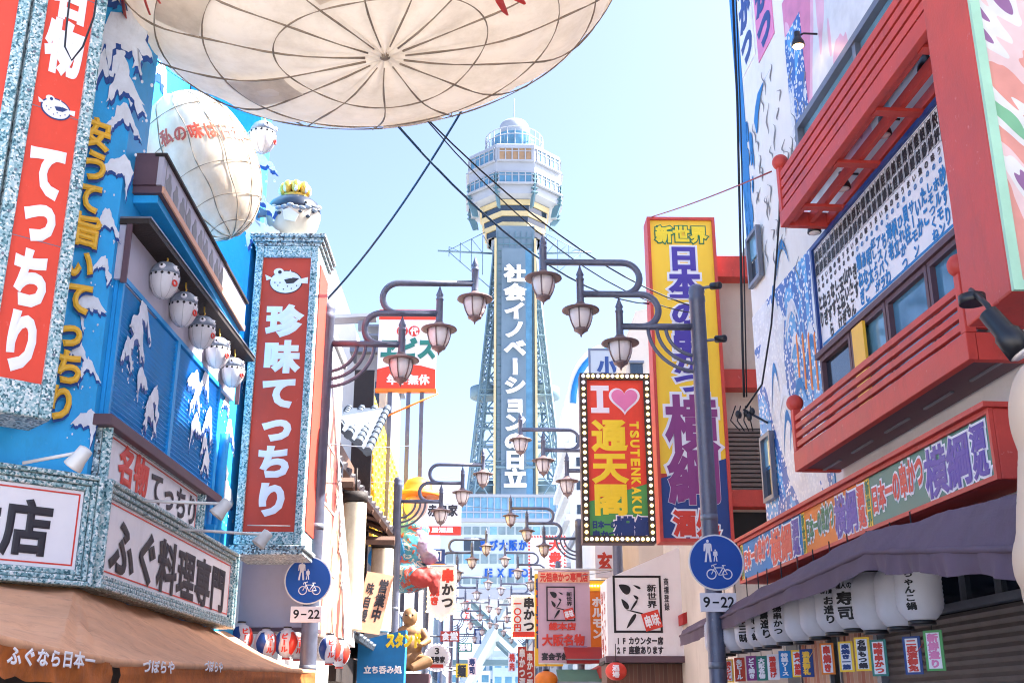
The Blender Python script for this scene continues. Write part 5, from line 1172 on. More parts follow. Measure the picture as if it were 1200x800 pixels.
# balconies: one thing each
def balcony(name, label, a0, a1, z0, zr, c0, c1, nr, board_h, mat='vermilion', slats=False):
    r = thing(name, label, 'balcony', FR.p((a0 + a1) / 2, z0, c1))
    MB().box(FR, a0, a1, z0, z0 + board_h, c1 - .07, c1).build('fascia', mat, r, bevel=.006)
    for a in (a0, a1 - .07): MB().box(FR, a, a + .07, z0, z0 + board_h, c0 + .03, c1 - .073).build('end_board', mat, r)
    if slats:
        for k in range(3):
            c = c0 + .03 + k * (c1 - c0 - .17) / 2; MB().box(FR, a0 + .07, a1 - .07, z0 + .03, z0 + .13, c, c + .05).build('joist', mat, r)
        for k in range(4):
            a = a0 + .45 + k * (a1 - a0 - .9) / 3; MB().box(FR, a, a + .1, z0 - .005, z0 + .027, c0 + .03, c1 - .075).build('cross_beam', mat, r)
    else:
        MB().box(FR, a0 + .071, a1 - .071, z0 + .02, z0 + .1, c0 + .03, c1 - .073).build('floor_slab', 'brown_trim', r)
        for k in range(5): a = a0 + .3 + k * (a1 - a0 - .6) / 4; MB().box(FR, a - .25, a + .25, z0 + .004, z0 + .018, c1 - .29, c1 - .265).build('tube_light', 'grey_metal', r)
    if slats: MB().box(FR, a0 + .1, a1 - .1, z0 + board_h + .005, zr - .03, c1 - .12, c1 - .1).build('gap_shade_board', 'canopy_red', r)  # added dark red sheet, stands in for the shade between the rails
    for k in range(nr):
        z = z0 + board_h + .04 + k * (zr - z0 - board_h - .02) / nr; hh = (zr - z0 - board_h) / nr * (.68 if slats else .55)
        MB().box(FR, a0 + .03, a1 - .03, z, z + hh, c1 - .055, c1 - .015).build('rail', mat, r)
        if not slats: MB().box(FR, a1 - .055, a1 - .015, z, z + hh, c0 + .05, c1 - .06).build('rail', mat, r)
    for a in (a0, a1 - .08):
        q = MB().box(FR, a, a + .08, z0 + board_h + .003, zr + .06, c1 - .085, c1 - .003).build('post', mat, r, bevel=.006)
        MB().ball(FR.p(a + .04, zr + .13, c1 - .044), .088, n=20, m=14).build('ball_cap', mat, q)
    return r
aF, zF = FR.px(932, 557, .15); aN_, zN_ = FR.px(1135, 415, .15); z0 = (zF + zN_) / 2; zr = (FR.px(935, 492, .15)[1] + FR.px(1116, 318, .15)[1]) / 2
balcony('lower_balcony', 'lower red wooden balcony with slatted rails and round post caps', aF, aN_, z0, zr, cw0 + .01, .15, 4, .2)
aF, zF = FR.px(915, 272, .22); aN_, zN_ = FR.px(1083, 30, .22); z0 = (zF + zN_) / 2
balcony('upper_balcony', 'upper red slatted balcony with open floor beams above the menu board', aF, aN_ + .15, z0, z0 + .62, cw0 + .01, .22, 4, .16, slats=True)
# bowl lamps under the upper balcony and on the wall
k = 0
for (x, y), l in zip([(1085, 76), (1035, 153), (988, 216), (954, 268), (935, 50)], ['black bowl lamp beside the red pillar, under the upper balcony', 'second black bowl lamp from the red pillar over the menu board', 'third black bowl lamp from the red pillar over the menu board', 'last black bowl lamp at the far end of the menu board', 'lit black bowl lamp on the pastel mural wall, shining warm']):
    c = .18 if y != 50 else .25; a, z = FW.px(x, y, c); r = thing('bowl_lamp', l, 'lamp', FW.p(a, z, 0), 'black bowl lamps on the mural building'); P = FW.p(a, z, c)
    MB().tube([FW.p(a, z + .12, .013 if y != 50 else .02), FW.p(a, z + .12, c * .7), P + Vector((0, 0, .08))], .012, 8).build('bracket', 'black_metal', r)
    h = MB().lathe([(.07, -.05), (.075, -.045), (.068, 0), (.045, .05), (.035, .07), (.035, .13)], P, 18).build('bowl', 'black_metal', r); MB().lathe([(.062, -.049), (.05, -.06), (.001, -.066)], P, 16).build('lens', 'lamp_lit' if y == 50 else 'lamp_glass', h)
# red pillar sign with a pastel mural
pc = atY(1187, 347, 5.4); xL = 2.78; r = thing('red_pillar_sign', 'huge red box sign with a pastel swirling mural, above the floodlight', 'sign', (3.4, 5.7, 3.72))
MB().box(W, xL, 5.2, 5.44, 6.02, 3.72, 9.5).build('box', 'vermilion', r, bevel=.015); Gp = front(xL, 5.437, 3.72)
MB().box(Gp, .06, 2.3, .06, 5.7, 0, .012).build('mural_panel', 'leaf_mural', r); MB().frame(Gp, 2.42, 5.78, .055, .001, .03).build('border', 'mint', r)
P = atY(1180, 392, 5.3); r = thing('floodlight', 'black floodlight tilted under the red pillar sign', 'floodlight', P + Vector((0, 0, .2)))
ax = Vector((.45, -.2, -.85)).normalized(); MB().lathe([(.035, -.16), (.05, -.15), (.055, -.02), (.07, .0), (.075, .12)], P, 20, axis=ax).build('housing', 'black_metal', r); MB().lathe([(.068, .121), (.05, .135), (.001, .14)], P, 18, axis=ax).build('lens', 'lamp_glass', r)
MB().tube([P + Vector((-.02, 0, .02)), P + Vector((-.08, 0, .16)), Vector((P.x - .06, P.y + .2, 3.75))], .015, 8).build('bracket', 'black_metal', r); MB().lathe([(.07, -.02), (.07, .03)], (P.x - .06, P.y + .2, 3.69), 16).build('mount', 'black_metal', r)

# long lettered shop board
a0 = FR.px(868, 656, .0)[0]; a1 = FR.px(1165, 498, .0)[0]; z0, z1 = 3.1, 3.6
r = thing('long_shop_board', 'long red framed shop board with purple and red outlined lettering above the purple awning', 'sign', FR.p((a0 + a1) / 2, z0))
MB().box(FR, a0, a1, z0, z1, cw0 + .02, -.003).build('box', 'vermilion', r, bevel=.01); MB().frame(FR.at(a0, z0), a1 - a0, z1 - z0, .035, 0, .03).build('frame', 'vermilion', r)
MB().box(FR, a0 - .02, a1 + .02, z1 + .003, z1 + .04, cw0 + .02, .07).build('top_ledge', 'vermilion', r)
ah = FR.px(940, 615, 0)[0]; am = FR.px(1015, 580, 0)[0]
secs = [(a0 + .04, ah, 'tarp_blue', .82), (ah, am, 'orange', 1.0), (am, a1 - .04, 'teal_face', 1.0)]
lw, lp, lr, lg, ly = MB(), MB(), MB(), MB(), MB()
for k, (s0, s1, mat, q) in enumerate(secs):
    MB().box(FR, s0 + .004, s1 - .004, z0 + .036, z1 - .036, 0, .006).build('face', mat, r)
    L_ = s1 - s0; u_ = L_ / 100; zc = (z0 + z1) / 2
    big = (lp, lp, lp)[k] if k else lr; sm = lr if k else lw
    MB().box(FR, s0 + .006, s0 + .11, z0 + .04, z1 - .04, .0065, .0085).build('yellow_strip', 'yellow_face', r)
    vtext(lg, FR, '新世界', s0 + .015, z1 - .045, .085, .135, .009, .05, .003)
    x = s0 + .14; cs = L_ * .066
    for i, ch in enumerate('日本一の串かつ'):
        put(lw, FR, ch, x + i * cs, zc - .12 + .006 * i, cs * .98, .24 + .01 * i, .007, .12, .003); put(lr if k != 1 else lg, FR, ch, x + i * cs, zc - .12 + .006 * i, cs * .98, .24 + .01 * i, .012, .045, .003)
    x += 7 * cs + .02; cb = L_ * .165
    for i, ch in enumerate('横綱'):
        put(lw, FR, ch, x + i * cb, zc - .2, cb * 1.0, .39, .007, .085, .003); put(lp if k else lr, FR, ch, x + i * cb, zc - .2, cb, .39, .012, .035, .003)
    x += 2 * cb + .02
    for i, ch in enumerate('酒処'):
        put(lw, FR, ch, x, zc + .0 - i * .19, L_ * .095, .19, .007, .16, .003); put(lp if k != 1 else lr, FR, ch, x, zc - i * .19, L_ * .095, .19, .012, .06, .003)
lw.build('outline_lettering', 'white_ink', r); lp.build('lettering', 'purple_ink', r); lr.build('lettering', 'red_ink', r); lg.build('lettering', 'green_ink', r)

# purple awning
r = thing('purple_awning', 'purple canvas awning with a sagging valance over the paper lanterns', 'awning', FR.p(4, 2.7, .5))
K_ = [atX(797, 745, 2.6), atX(1015, 646, 2.48), atX(1185, 643, 2.4), atX(1290, 640, 2.38)]
U_ = [atX(800, 738, 2.7), atX(1015, 623, 2.65), atX(1200, 579, 2.56), atX(1310, 552, 2.54)]
back = [FR.p(a0 + .02, 3.06, -.3), FR.p(FR.px(1040, 600, 0)[0], 3.06, -.3), FR.p(FR.px(1200, 520, 0)[0], 3.06, -.3), FR.p(10.8, 3.06, -.3)]
rows = []; N = 8
for i in range(31):
    f = i / 30 * 3; k = min(int(f), 2); g2 = f - k; A = back[k].lerp(back[k + 1], g2); U = U_[k].lerp(U_[k + 1], g2); B = K_[k].lerp(K_[k + 1], g2)
    rows.append([A.lerp(U, j / 4) if j <= 4 else U.lerp(B, (j - 4) / 4) - Vector((0, 0, .012 * math.sin(i * 1.3 + j) * math.sin(math.pi * (j - 4) / 4))) for j in range(N + 1)])
m = MB(); m.add([q for row in rows for q in row], [(i * (N + 1) + j, i * (N + 1) + j + 1, (i + 1) * (N + 1) + j + 1, (i + 1) * (N + 1) + j) for i in range(30) for j in range(N)], False); crumple(m.build('canvas', 'awning_purple', r), .05, .4)
m = MB(); vs = []; nv_ = 90
for i in range(nv_ + 1):
    f = i / nv_ * 30; k = min(int(f), 29); B = rows[k][-1].lerp(rows[k + 1][-1], f - k); dp = .13
    for j in range(5):
        t_ = j / 4; vs.append(B + Vector((-.004 - .018 * t_ * math.sin(i * .9) - .012 * t_ * math.sin(i * 2.3), 0, -dp * t_ - .012 * t_ * math.sin(i * .55))))
m.add(vs, [(5 * i + j, 5 * i + j + 1, 5 * i + j + 6, 5 * i + j + 5) for i in range(nv_) for j in range(4)], True); crumple(m.build('valance', 'awning_purple', r), .045, .25, 1)
m = MB(); m.tube([row[-1] for row in rows], .018, 8); m.build('front_bar', 'awning_purple', r)
m = MB(); m.add([back[0], U_[0], K_[0], back[0] - Vector((0, 0, .45))], [(0, 1, 2, 3)]); m.build('end_panel', 'awning_purple', r)

# paper lanterns in a row under the awning
def paper_lantern(text, label):
    r = thing('paper_lantern', label, 'lantern', (0, 0, 0), 'white paper lanterns under the purple awning')
    n = 14; H2 = .21; prof = [(.09, -H2)]
    rad = lambda z: .155 * (1 - max(0, (abs(z) - .09) / .12) ** 2 * .42)
    for i in range(2 * n + 1):
        z = -H2 + .004 + (2 * H2 - .008) * i / (2 * n); prof.append((rad(z) + (.0022 if i % 2 else -.0015), z))
    prof.append((.09, H2))
    MB().lathe(prof, n=36).build('paper', 'paper_white', r)
    MB().lathe([(.092, H2 + .001), (.096, H2 + .01), (.092, H2 + .035), (.07, H2 + .036)], n=24).build('top_ring', 'black_metal', r); MB().lathe([(.07, -H2 - .03), (.092, -H2 - .028), (.092, -H2 - .001)], n=24).build('bottom_ring', 'black_metal', r)
    MB().tube([(0, 0, H2 + .03), (0, 0, H2 + .32)], .006, 5).build('cord', 'cable', r)
    if text:
        tmp = MB(); small = None
        s = text
        if '|' in text:
            sm, s = text.split('|')
            for i, ch in enumerate(sm): put(tmp, W, ch, -.07 + i * .14 / len(sm), .085, .14 / len(sm), .055, 0, .035, .002)
        top = .07 if '|' in text else .12; pit = min(.13, (top + .15) / len(s)); wd = min(.17, pit * 1.35)
        vtext(tmp, W, s, -wd / 2, top, wd, pit, 0, .04, .002)
        o = wrap(tmp, lambda x, y, z: Vector(((rad(y) + .0035 + z) * math.cos(-math.pi / 2 + x / .155), (rad(y) + .0035 + z) * math.sin(-math.pi / 2 + x / .155), y)), .03)
        o.build('lettering', 'black_ink', r)
    return r
plain = None
LN = [(1081, 731, 'ちゃんこ鍋', 'paper lantern with five dark characters, next to the shutter'), (1056, 738, '', 'plain paper lantern tucked behind the one with five characters'), (1027, 742, '', 'plain paper lantern next to the one with two bold characters'),
      (1003, 740, '職人の|寿司', 'paper lantern with two bold characters under a small line'), (981, 744, '新鮮|お造り', 'paper lantern with three bold characters under a small line'), (961, 749, '', 'plain paper lantern next to the one with three bold characters'),
      (942, 754, '', 'plain paper lantern next to the one with four thin characters'), (922, 755, '揚串かつ', 'paper lantern with four thin characters midway along the row'), (905, 759, '鯖造り', 'paper lantern with three thin characters midway along the row'),
      (894, 761, '名物|もつ鍋', 'paper lantern with a small line over three characters'), (880, 763, '串三昧', 'paper lantern with three heavy characters, far half of the row'), (866, 765, '', 'plain paper lantern third from the far end'), (853, 768, 'おでん', 'paper lantern with round handwriting second from the far end'), (843, 770, '', 'paper lantern at the far end of the row, next to the lamp post')]
for x, y, s, l in LN:
    P = FR.p(FR.px(x, y, .5)[0], FR.px(x, y, .5)[1] + .235, .5)
    if s == '' and plain is not None: o = copy_tree(plain)
    else: o = paper_lantern(s, ''); plain = plain or (o if s == '' else None)
    o.location = P; o['label'] = 'white ' + l; d = (CAM - P); o.rotation_euler = (0, 0, math.atan2(d.y, d.x) + math.pi / 2 - .35 + rnd.uniform(-.1, .15)); 
# paper menu strips
strips = [(1092, 738, 786, '新鮮造り', 'green_face', 'pink', 'hanging menu strip with green and magenta edges, hung before the shutter'), (1067, 745, 790, '二度漬御免', 'navy_face', 'red_ink', 'hanging menu strip with a navy edge and red writing by the shutter'),
          (1028, 749, 792, '味噌串かつ', 'teal_face', 'red_ink', 'hanging menu strip with teal edge and red writing under the plain lantern'), (1009, 746, 786, '名物もつ鍋', 'yellow_face', 'ink', 'hanging menu strip edged in yellow with dark writing'), (990, 751, 787, '串焼き一筋', 'yellow_face', 'navy', 'hanging menu strip edged in yellow with navy writing'),
          (968, 753, 790, '串焼き', 'orange', 'red_ink', 'hanging menu strip edged in orange with red writing'), (944, 760, 793, '満員御礼', 'navy_face', 'gold_ink', 'hanging menu strip in navy with gold writing'), (934, 761, 793, '食べ放題', 'yellow_face', 'red_ink', 'hanging menu strip edged in yellow with red writing beside the navy one'),
          (919, 762, 794, '特製ソース', 'tarp_blue', 'white_ink', 'hanging menu strip in bright blue with pale writing'), (905, 766, 796, '鶏唐揚げ', 'sign_white', 'red_ink', 'hanging menu strip in white with red writing'), (892, 768, 797, '大阪名物', 'teal_face', 'white_ink', 'hanging menu strip in teal with pale writing'),
          (880, 768, 797, 'どて焼き', 'plum_ink', 'white_ink', 'hanging menu strip in plum with pale writing'), (866, 770, 798, '生ビール', 'red_deep', 'white_ink', 'hanging menu strip in deep red with pale writing'), (853, 772, 799, '焼うどん', 'gold_ink', 'red_ink', 'hanging menu strip edged in gold with red writing, at the far end')]
for x, y0, y1, s, m1, m2, l in strips:
    a, zt_ = FR.px(x, y0, .42); zb2 = FR.px(x, y1, .42)[1]; P = FR.p(a, zt_, .42); d = Vector((-.75, -.66, 0)); F = Fr(P, Vector((d.y * -1, d.x, 0)), (0, 0, 1)); 
    if F.n.dot(CAM - P) < 0: F = Fr(P, -F.u, (0, 0, 1))
    h = zt_ - zb2; wd = .135; r = thing('menu_strip', l, 'menu strip', P, 'paper menu strips hanging under the lanterns'); G = F.at(-wd / 2, -h)
    MB().box(G, 0, wd, 0, h, -.006, 0).build('strip', m1, r); 
    if m2 not in ('white_ink', 'gold_ink'): MB().box(G, .02, wd - .02, .015, h - .015, .001, .003).build('paper', 'sign_white', r)
    t = MB(); vtext(t, G, s, .03, h - .02, wd - .06, (h - .04) / len(s), .004, .07, .002); t.build('lettering', m2, r); MB().tube([G.p(wd / 2, h), G.p(wd / 2, h + .25)], .003, 4).build('cord', 'cable', r)
# shutter, transom and posters of the shop front
FSh = FR.at(0, 0, -.43); s0 = FSh.px(1052, 760)[0]; r = thing('roller_shutter', 'closed brown-grey roller shutter under the purple awning', 'shutter', FSh.p(s0 + 2, .1)); hh = 2.25
m = MB(); vs = []; n = 34
for i in range(2 * n + 1): z = .1 + hh * i / (2 * n); c = .1 + (.025 if i % 2 else 0); vs += [FSh.p(s0, z, c), FSh.p(11, z, c)]
m.add(vs, [(2 * i, 2 * i + 1, 2 * i + 3, 2 * i + 2) for i in range(2 * n)]); m.build('slats', 'steel_shutter', r); MB().box(FSh, s0 - .1, s0 - .003, .1, 2.9, .09, .18).build('guide', 'grey_metal', r); MB().box(FSh, s0, 11, 2.36, 2.42, .09, .18).build('top_rail', 'grey_metal', r)
tr = MB().box(FSh, s0, 11, 2.423, 2.95, .09, .11).build('transom_glass', 'glass_dark', r); m = MB()
for i in range(9): m.box(FSh, s0 + i * .55, s0 + i * .55 + .03, 2.423, 2.95, .111, .15)
m.build('transom_frame', 'grey_metal', tr)
for x0, x1, l in ((1000, 1046, 'red menu photo poster board by the shutter'), (952, 985, 'menu poster board under the middle paper lanterns')):
    p0, p1 = FSh.px(x0, 780)[0], FSh.px(x1, 760)[0]; r = thing('menu_poster', l, 'poster', FSh.p((p0 + p1) / 2, 1.2)); MB().box(FSh, p0, p1, 1.2, 2.5, .09, .12).build('board', 'menu_grid', r); MB().frame(FSh.at(p0 - .02, 1.18), p1 - p0 + .04, 1.34, .03, .1, .14).build('frame', 'grey_metal', r)
# sumo figure at the shop entrance (only its shoulder and arm reach into view)
r = thing('sumo_statue', 'big smooth beige wrestler statue at the picture edge beside the awning', 'statue', (2.62, 4.35, .1))
o = Vector((2.62, 4.35, 0)); pA = atY(1225, 490, 4.3); pB = atY(1227, 660, 4.3)
m = MB()
for c, rx, ry, rz in (((0, .0, .9), .55, .5, .55), ((-.02, 0, 1.5), .5, .42, .5), ((0, .05, 2.6), .26, .27, .32), ((-.25, 0, .35), .22, .25, .4), ((.3, 0, .35), .22, .25, .4), ((0, 0, 2.05), .52, .34, .3), ((.45, 0, 1.7), .2, .2, .45)): m.ball(o + Vector(c), rx, ry, rz, 24, 16)
m.ball(pA, .135, .15, .25, 20, 14); m.ball(pB, .12, .15, .17, 20, 14); m.tube([o + Vector((-.3, 0, 2.0)), pB, pA], [.17, .12, .1], 14)
bo = m.build('body', 'beige', r); md = bo.modifiers.new('merge', 'REMESH'); md.mode = 'VOXEL'; md.voxel_size = .03; md.use_smooth_shade = True
m = MB(); m.lathe([(.52, .62), (.58, .72), (.57, .85), (.5, .95)], o, 30); m.build('belt', 'navy', r); m = MB(); m.ball(o + Vector((0, .06, 2.82)), .25, .26, .16, 18, 12); m.ball(o + Vector((0, .0, 3.0)), .09, .13, .07, 12, 8); m.build('hair', 'black_ink', r)
m = MB()
for x in (-.1, .1): m.ball(o + Vector((x, -.235, 2.66)), .03, .02, .02, 8, 6)
m.build('eye_marking', 'black_ink', r)

# ---------------------------------------------------------------- tall yellow sign on red beams
YY = 17; G0 = front(2.66, YY, 4.08, 0); w_, h_ = 1.14, 5.42
r = thing('tall_yellow_sign', 'tall yellow vertical sign with outlined purple lettering and a blue foot, in a red frame', 'sign', G0.p(w_ / 2, 0))
MB().box(G0, 0, w_, 0, h_, -.35, -.003).build('casing', 'vermilion', r); MB().frame(G0, w_, h_, .05, 0, .05).build('frame', 'vermilion', r)
MB().box(G0, .05, w_ - .05, 1.06, h_ - .05, 0, .012).build('face', 'yellow_face', r); m = MB(); m.poly(G0, [(.05, .05), (w_ - .05, .05), (w_ - .05, 1.3), (.05, .98)], .013, .016); m.build('blue_foot', 'navy_face', r)
lw, lp, lq, lr, ly, lg = MB(), MB(), MB(), MB(), MB(), MB()
yz = lambda y: G0.px(800, y)[1]
def duo(o, s, a, z, wd, hh, bw=.13, b2=.06, white=lw): 
    put(white, G0, s, a, z, wd, hh, .013 if white is lw else .014, bw, .004, turn=s == 'ー'); put(o, G0, s, a, z, wd, hh, .02, b2, .004, turn=s == 'ー')
for i, ch in enumerate('新世界'): put(lg, G0, ch, .14 + i * .29, yz(285), .28, .3, .016, .12, .004); put(ly, G0, ch, .14 + i * .29, yz(285), .28, .3, .022, .055, .004)
for ch, y0, y1 in (('日', 290, 316), ('本', 317, 346), ('一', 338, 358), ('の', 355, 380), ('串', 378, 412), ('か', 408, 437), ('つ', 436, 460)):
    z0_, z1_ = yz(y1 + 2), yz(y0 - 2); duo(lp, ch, .33, z0_, .52, z1_ - z0_, .12, .05)
for ch, y0, y1 in (('横', 462, 530), ('綱', 524, 592)): z0_, z1_ = yz(y1), yz(y0); duo(lq, ch, .16, z0_, .84, z1_ - z0_, .085, .035)
for i, ch in enumerate('酒処'): put(lw, G0, ch, .22 + i * .36, yz(628), .34, .4, .018, .13, .004); put(lr, G0, ch, .22 + i * .36, yz(628), .34, .4, .024, .06, .004)
for mb_, mt in ((lw, 'white_ink'), (lp, 'purple_ink'), (lq, 'plum_ink'), (lr, 'red_ink'), (ly, 'yellow_ink'), (lg, 'green_ink')): mb_.build('outline_lettering' if mb_ in (lw, lg) else 'lettering', mt, r)
r = thing('cream_building', 'cream building with red beams and dark louvres behind the mural building', 'building', (8, 17, 0))
FC = Fr((3.86, YY + .02, 0), (1, 0, 0), (0, 0, 1), (0, -1, 0))
MB().box(W, 4.75, 13, 14.3, 24, 0, 9.3).build('wall', 'cream_wall', r); MB().box(W, 4.6, 13.1, 14.2, 24.1, 9.303, 9.5).build('parapet', 'grey_wall', r)
MB().box(W, 3.82, 4.74, YY + .4, 24, 0, 8.9).build('side_wall', 'cream_wall', r)
FD = Fr((3.82, YY + .397, 0), (1, 0, 0), (0, 0, 1), (0, -1, 0))
for y0, y1 in ((297, 322), (430, 452), (572, 592)):
    z1_, z0_ = atY(870, y0, YY).z, atY(870, y1, YY).z; MB().box(FD, .0, 1.1, z0_, z1_, .003, .3).build('red_beam', 'vermilion', r, bevel=.01)
z1_, z0_ = atY(870, 495, YY).z, atY(870, 570, YY).z; lv_ = MB().box(FD, .05, .92, z0_, z1_, .002, .03).build('louvre_panel', 'dark_opening', r); m = MB()
for i in range(14): z = z0_ + (z1_ - z0_) * i / 14; m.box(FD, .05, .92, z, z + .05, .031, .07)
m.build('louvre_slat', 'steel_shutter', lv_)
z1_, z0_ = atY(870, 595, YY).z, atY(870, 650, YY).z; MB().box(FD, .05, .92, z0_, z1_, .002, .03).build('louvre_panel', 'dark_opening', r)
# bulb-framed red sign
YT2 = 20; G, w_, h_ = front_px(683, 438, 769, 636, YT2); r = thing('bulb_framed_sign', 'red sign with yellow lettering and a pink heart, framed by rows of round bulbs', 'sign', G.p(w_ / 2, 0))
fw = .13
MB().box(G, 0, w_, 0, h_, -.3, -.003).build('casing', 'brown_trim', r); MB().frame(G, w_, h_, fw, 0, .05).build('bulb_frame', 'dark_wood', r)
m = MB(); m.poly(G, [(fw, fw + .62), (w_ - fw, fw + .95), (w_ - fw, h_ - fw), (fw, h_ - fw)], 0, .01); m.build('red_face', 'red_face', r); m = MB(); m.poly(G, [(fw, fw), (w_ - fw, fw), (w_ - fw, fw + .947), (fw, fw + .617)], 0, .0095); m.build('green_face', 'green_face', r)
Gb = G.at(0, 0, .05); BULB.clear(); bulbs(Gb, edge_pts(w_, h_, 13, 25, fw / 2), r, 'alt', .033)
lw, ly, lb, lpk = MB(), MB(), MB(), MB()
yz = lambda y: G.px(725, y)[1]; xa = lambda x: G.px(x, 540)[0]
ih = yz(452) - yz(484); x0 = xa(694); m_ = lw
for q in ((0, .34, 0, .1), (0, .34, ih - .1, ih), (.11, .23, .1, ih - .1)): m_.box(G, x0 + q[0], x0 + q[1], yz(484) + q[2], yz(484) + q[3], .011, .02)
def heart(s, cx, cz): return [(cx + s * 16 * math.sin(t_) ** 3 / 17, cz + s * (13 * math.cos(t_) - 5 * math.cos(2 * t_) - 2 * math.cos(3 * t_) - math.cos(4 * t_)) / 17) for t_ in [i * 2 * math.pi / 40 for i in range(40)]]
hx, hz = xa(734), yz(468); lw.poly(G, heart(.31, hx, hz), .011, .018); lpk.poly(G, heart(.26, hx, hz + .005), .019, .024)
for ch, y0, y1 in (('通', 491, 529), ('天', 529, 566), ('閣', 566, 604)): put(ly, G, ch, xa(694), yz(y1), xa(735) - xa(694), yz(y0) - yz(y1), .011, .045, .008)
Gt = Fr(G.o, G.v * -1, G.u, G.n)   # letters turned to read downwards
a_ = -(yz(493)); tot = yz(493) - yz(603); cw = tot / 10
for i, ch in enumerate('TSUTENKAKU'): put(ly, Gt, ch, a_ + i * cw + .01, xa(739), cw * .82, xa(750) - xa(739), .011, .05, .008, fit=True)
htext(lb, G, '日本一の', xa(692), yz(619), .11, .14, .011, .06, .006); htext(lb, G, '串かつ', xa(692), yz(631), .15, .15, .011, .06, .006)
for i, ch in enumerate('横綱'): put(lw, G, ch, xa(718) + i * .36, yz(631), .36, .4, .011, .12, .004); put(lb, G, ch, xa(718) + i * .36, yz(631), .36, .4, .017, .06, .004)
for mb_, n_, mt in ((lw, 'outline_lettering', 'white_ink'), (ly, 'lettering', 'yellow_ink'), (lb, 'lettering', 'navy'), (lpk, 'heart_symbol', 'pink')): mb_.build(n_, mt, r)
MB().box(G, w_, w_ + .9, .4, .5, -.2, -.1).build('bracket', 'vermilion', r); MB().box(G, w_, w_ + .9, 2.4, 2.5, -.2, -.1).build('bracket', 'vermilion', r)
# framed roof sign and small beige block behind
G, w_, h_ = front_px(690, 408, 733, 440, 60); r = thing('roof_frame_sign', 'open black frame roof sign with one dark character behind the bulb-framed sign', 'sign', G.p(w_ / 2, 0)); MB().frame(G, w_, h_, .12, -.1, 0).build('frame', 'post_paint', r); MB().box(G, .13, w_ - .13, .13, h_ - .13, -.06, -.03).build('face', 'tower_white', r); t = MB(); put(t, G, '小', w_ * .25, .0, w_ * .5, h_ * .7, -.028, .06, .02); t.build('lettering', 'navy', r)
for x in (.2, w_ - .3): MB().box(G, x, x + .1, -11, -.003, -.1, 0).build('mast', 'post_paint', r)
r = thing('beige_block', 'narrow beige building with small windows between the yellow sign and the curved block', 'building', (4.5, 34, 0)); G, w_, h_ = front_px(743, 372, 790, 700, 32)
m = MB(); m.poly(G, [(0, -4), (w_, -4), (w_, h_ + .4), (.35, h_ + .2), (0, h_ - 1.2)], -4, 0); m.build('wall', 'cream_wall', r)
for i in range(5): MB().box(G, .12, .5, h_ - 2.2 - i * 1.1, h_ - 1.5 - i * 1.1, .003, .04).build('window', 'glass_dark', r); MB().box(G, .08, .54, h_ - 1.49 - i * 1.1, h_ - 1.42 - i * 1.1, .003, .1).build('ledge', 'grey_metal', r)
# white box sign and low tiled wall
YB = 22; G, w_, h_ = front_px(713, 672, 812, 768, YB); r = thing('white_box_sign', 'white wedge-topped box sign with brush strokes in a black square and a red seal', 'sign', G.p(w_ / 2, 0))
ht = h_ + .05; m = MB(); m.poly(G, [(0, 0), (w_ + .5, 0), (w_ + .5, ht + .75), (0, ht - .15)], -1.2, 0); m.build('box', 'sign_white', r); Gl = Fr(G.p(-.004, 0, -1.15), (0, -1, 0), (0, 0, 1), (-1, 0, 0))
t = MB(); vtext(t, Gl, '串かつ専門', .12, ht - .3, .3, .3, .002, .03, .004); vtext(t, Gl, 'いらっしゃい', .6, ht - .3, .25, .25, .002, .03, .004); t.build('faded_lettering', 'banner_red', r)
x_ = lambda x: G.px(x, 720)[0]; z_ = lambda y: G.px(760, y)[1]
def strokes(G, x0, x1, z0, z1, r, seal=True):
    w2, h2 = x1 - x0, z1 - z0; t = MB(); t.frame(G.at(x0, z0), w2, h2, .045 * w2, .002, .008)
    blob = lambda cx, cz, rx, rz, an: t.poly(G, [(x0 + cx * w2 + (math.cos(an) * rx * math.cos(q) - math.sin(an) * rz * math.sin(q) * (1 + .5 * math.cos(q))) * w2, z0 + cz * h2 + (math.sin(an) * rx * math.cos(q) + math.cos(an) * rz * math.sin(q) * (1 + .5 * math.cos(q))) * h2) for q in [i * math.pi / 8 for i in range(16)]], .003, .009)
    for q in ((.24, .77, .13, .075, -.5), (.5, .8, .08, .02, -.4), (.24, .5, .11, .045, -.9), (.42, .47, .13, .02, .9), (.36, .2, .16, .035, .9), (.45, .36, .2, .012, -.2), (.47, .62, .06, .025, -.6)): blob(*q)
    vtext(t, G, '新世界', x0 + .7 * w2, z0 + .85 * h2, .2 * w2, .14 * h2, .003, .03, .006); t.build('brush_marking', 'black_ink', r)
    if seal:
        s = MB(); F2 = Fr(G.p(x0 + .66 * w2, z0 + .02 * h2), (1, 0, .28), (-.28, 0, 1), G.n); s.box(F2, 0, .36 * w2, 0, .36 * w2, .01, .014); s.build('red_seal', 'red_ink', r); q = MB(); htext(q, F2, '串味', .02 * w2, .05 * w2, .16 * w2, .26 * w2, .015, .04, .003); q.build('lettering', 'white_ink', r)
strokes(G, x_(719), x_(776), z_(741), z_(674), r)
t = MB(); htext(t, G, '1Fカウンター席', x_(722), z_(755), .112, .15, .002, .05, .006); htext(t, G, '2F座敷あります', x_(722), z_(766), .112, .15, .002, .05, .006); vtext(t, G, '商標登録', x_(779), z_(676), .1, .16, .002, .02, .006); t.build('lettering', 'ink', r)
MB().box(G, -.05, w_ + .5, -.12, -.004, -1.25, .05).build('bottom_rail', 'brown_trim', r); m = MB(); m.poly(G, [(w_ - .25, .55), (w_ + .5, .75), (w_ + .5, 1.05), (w_ - .25, .75)], .01, .5); m.build('red_canopy', 'canopy_red', r)
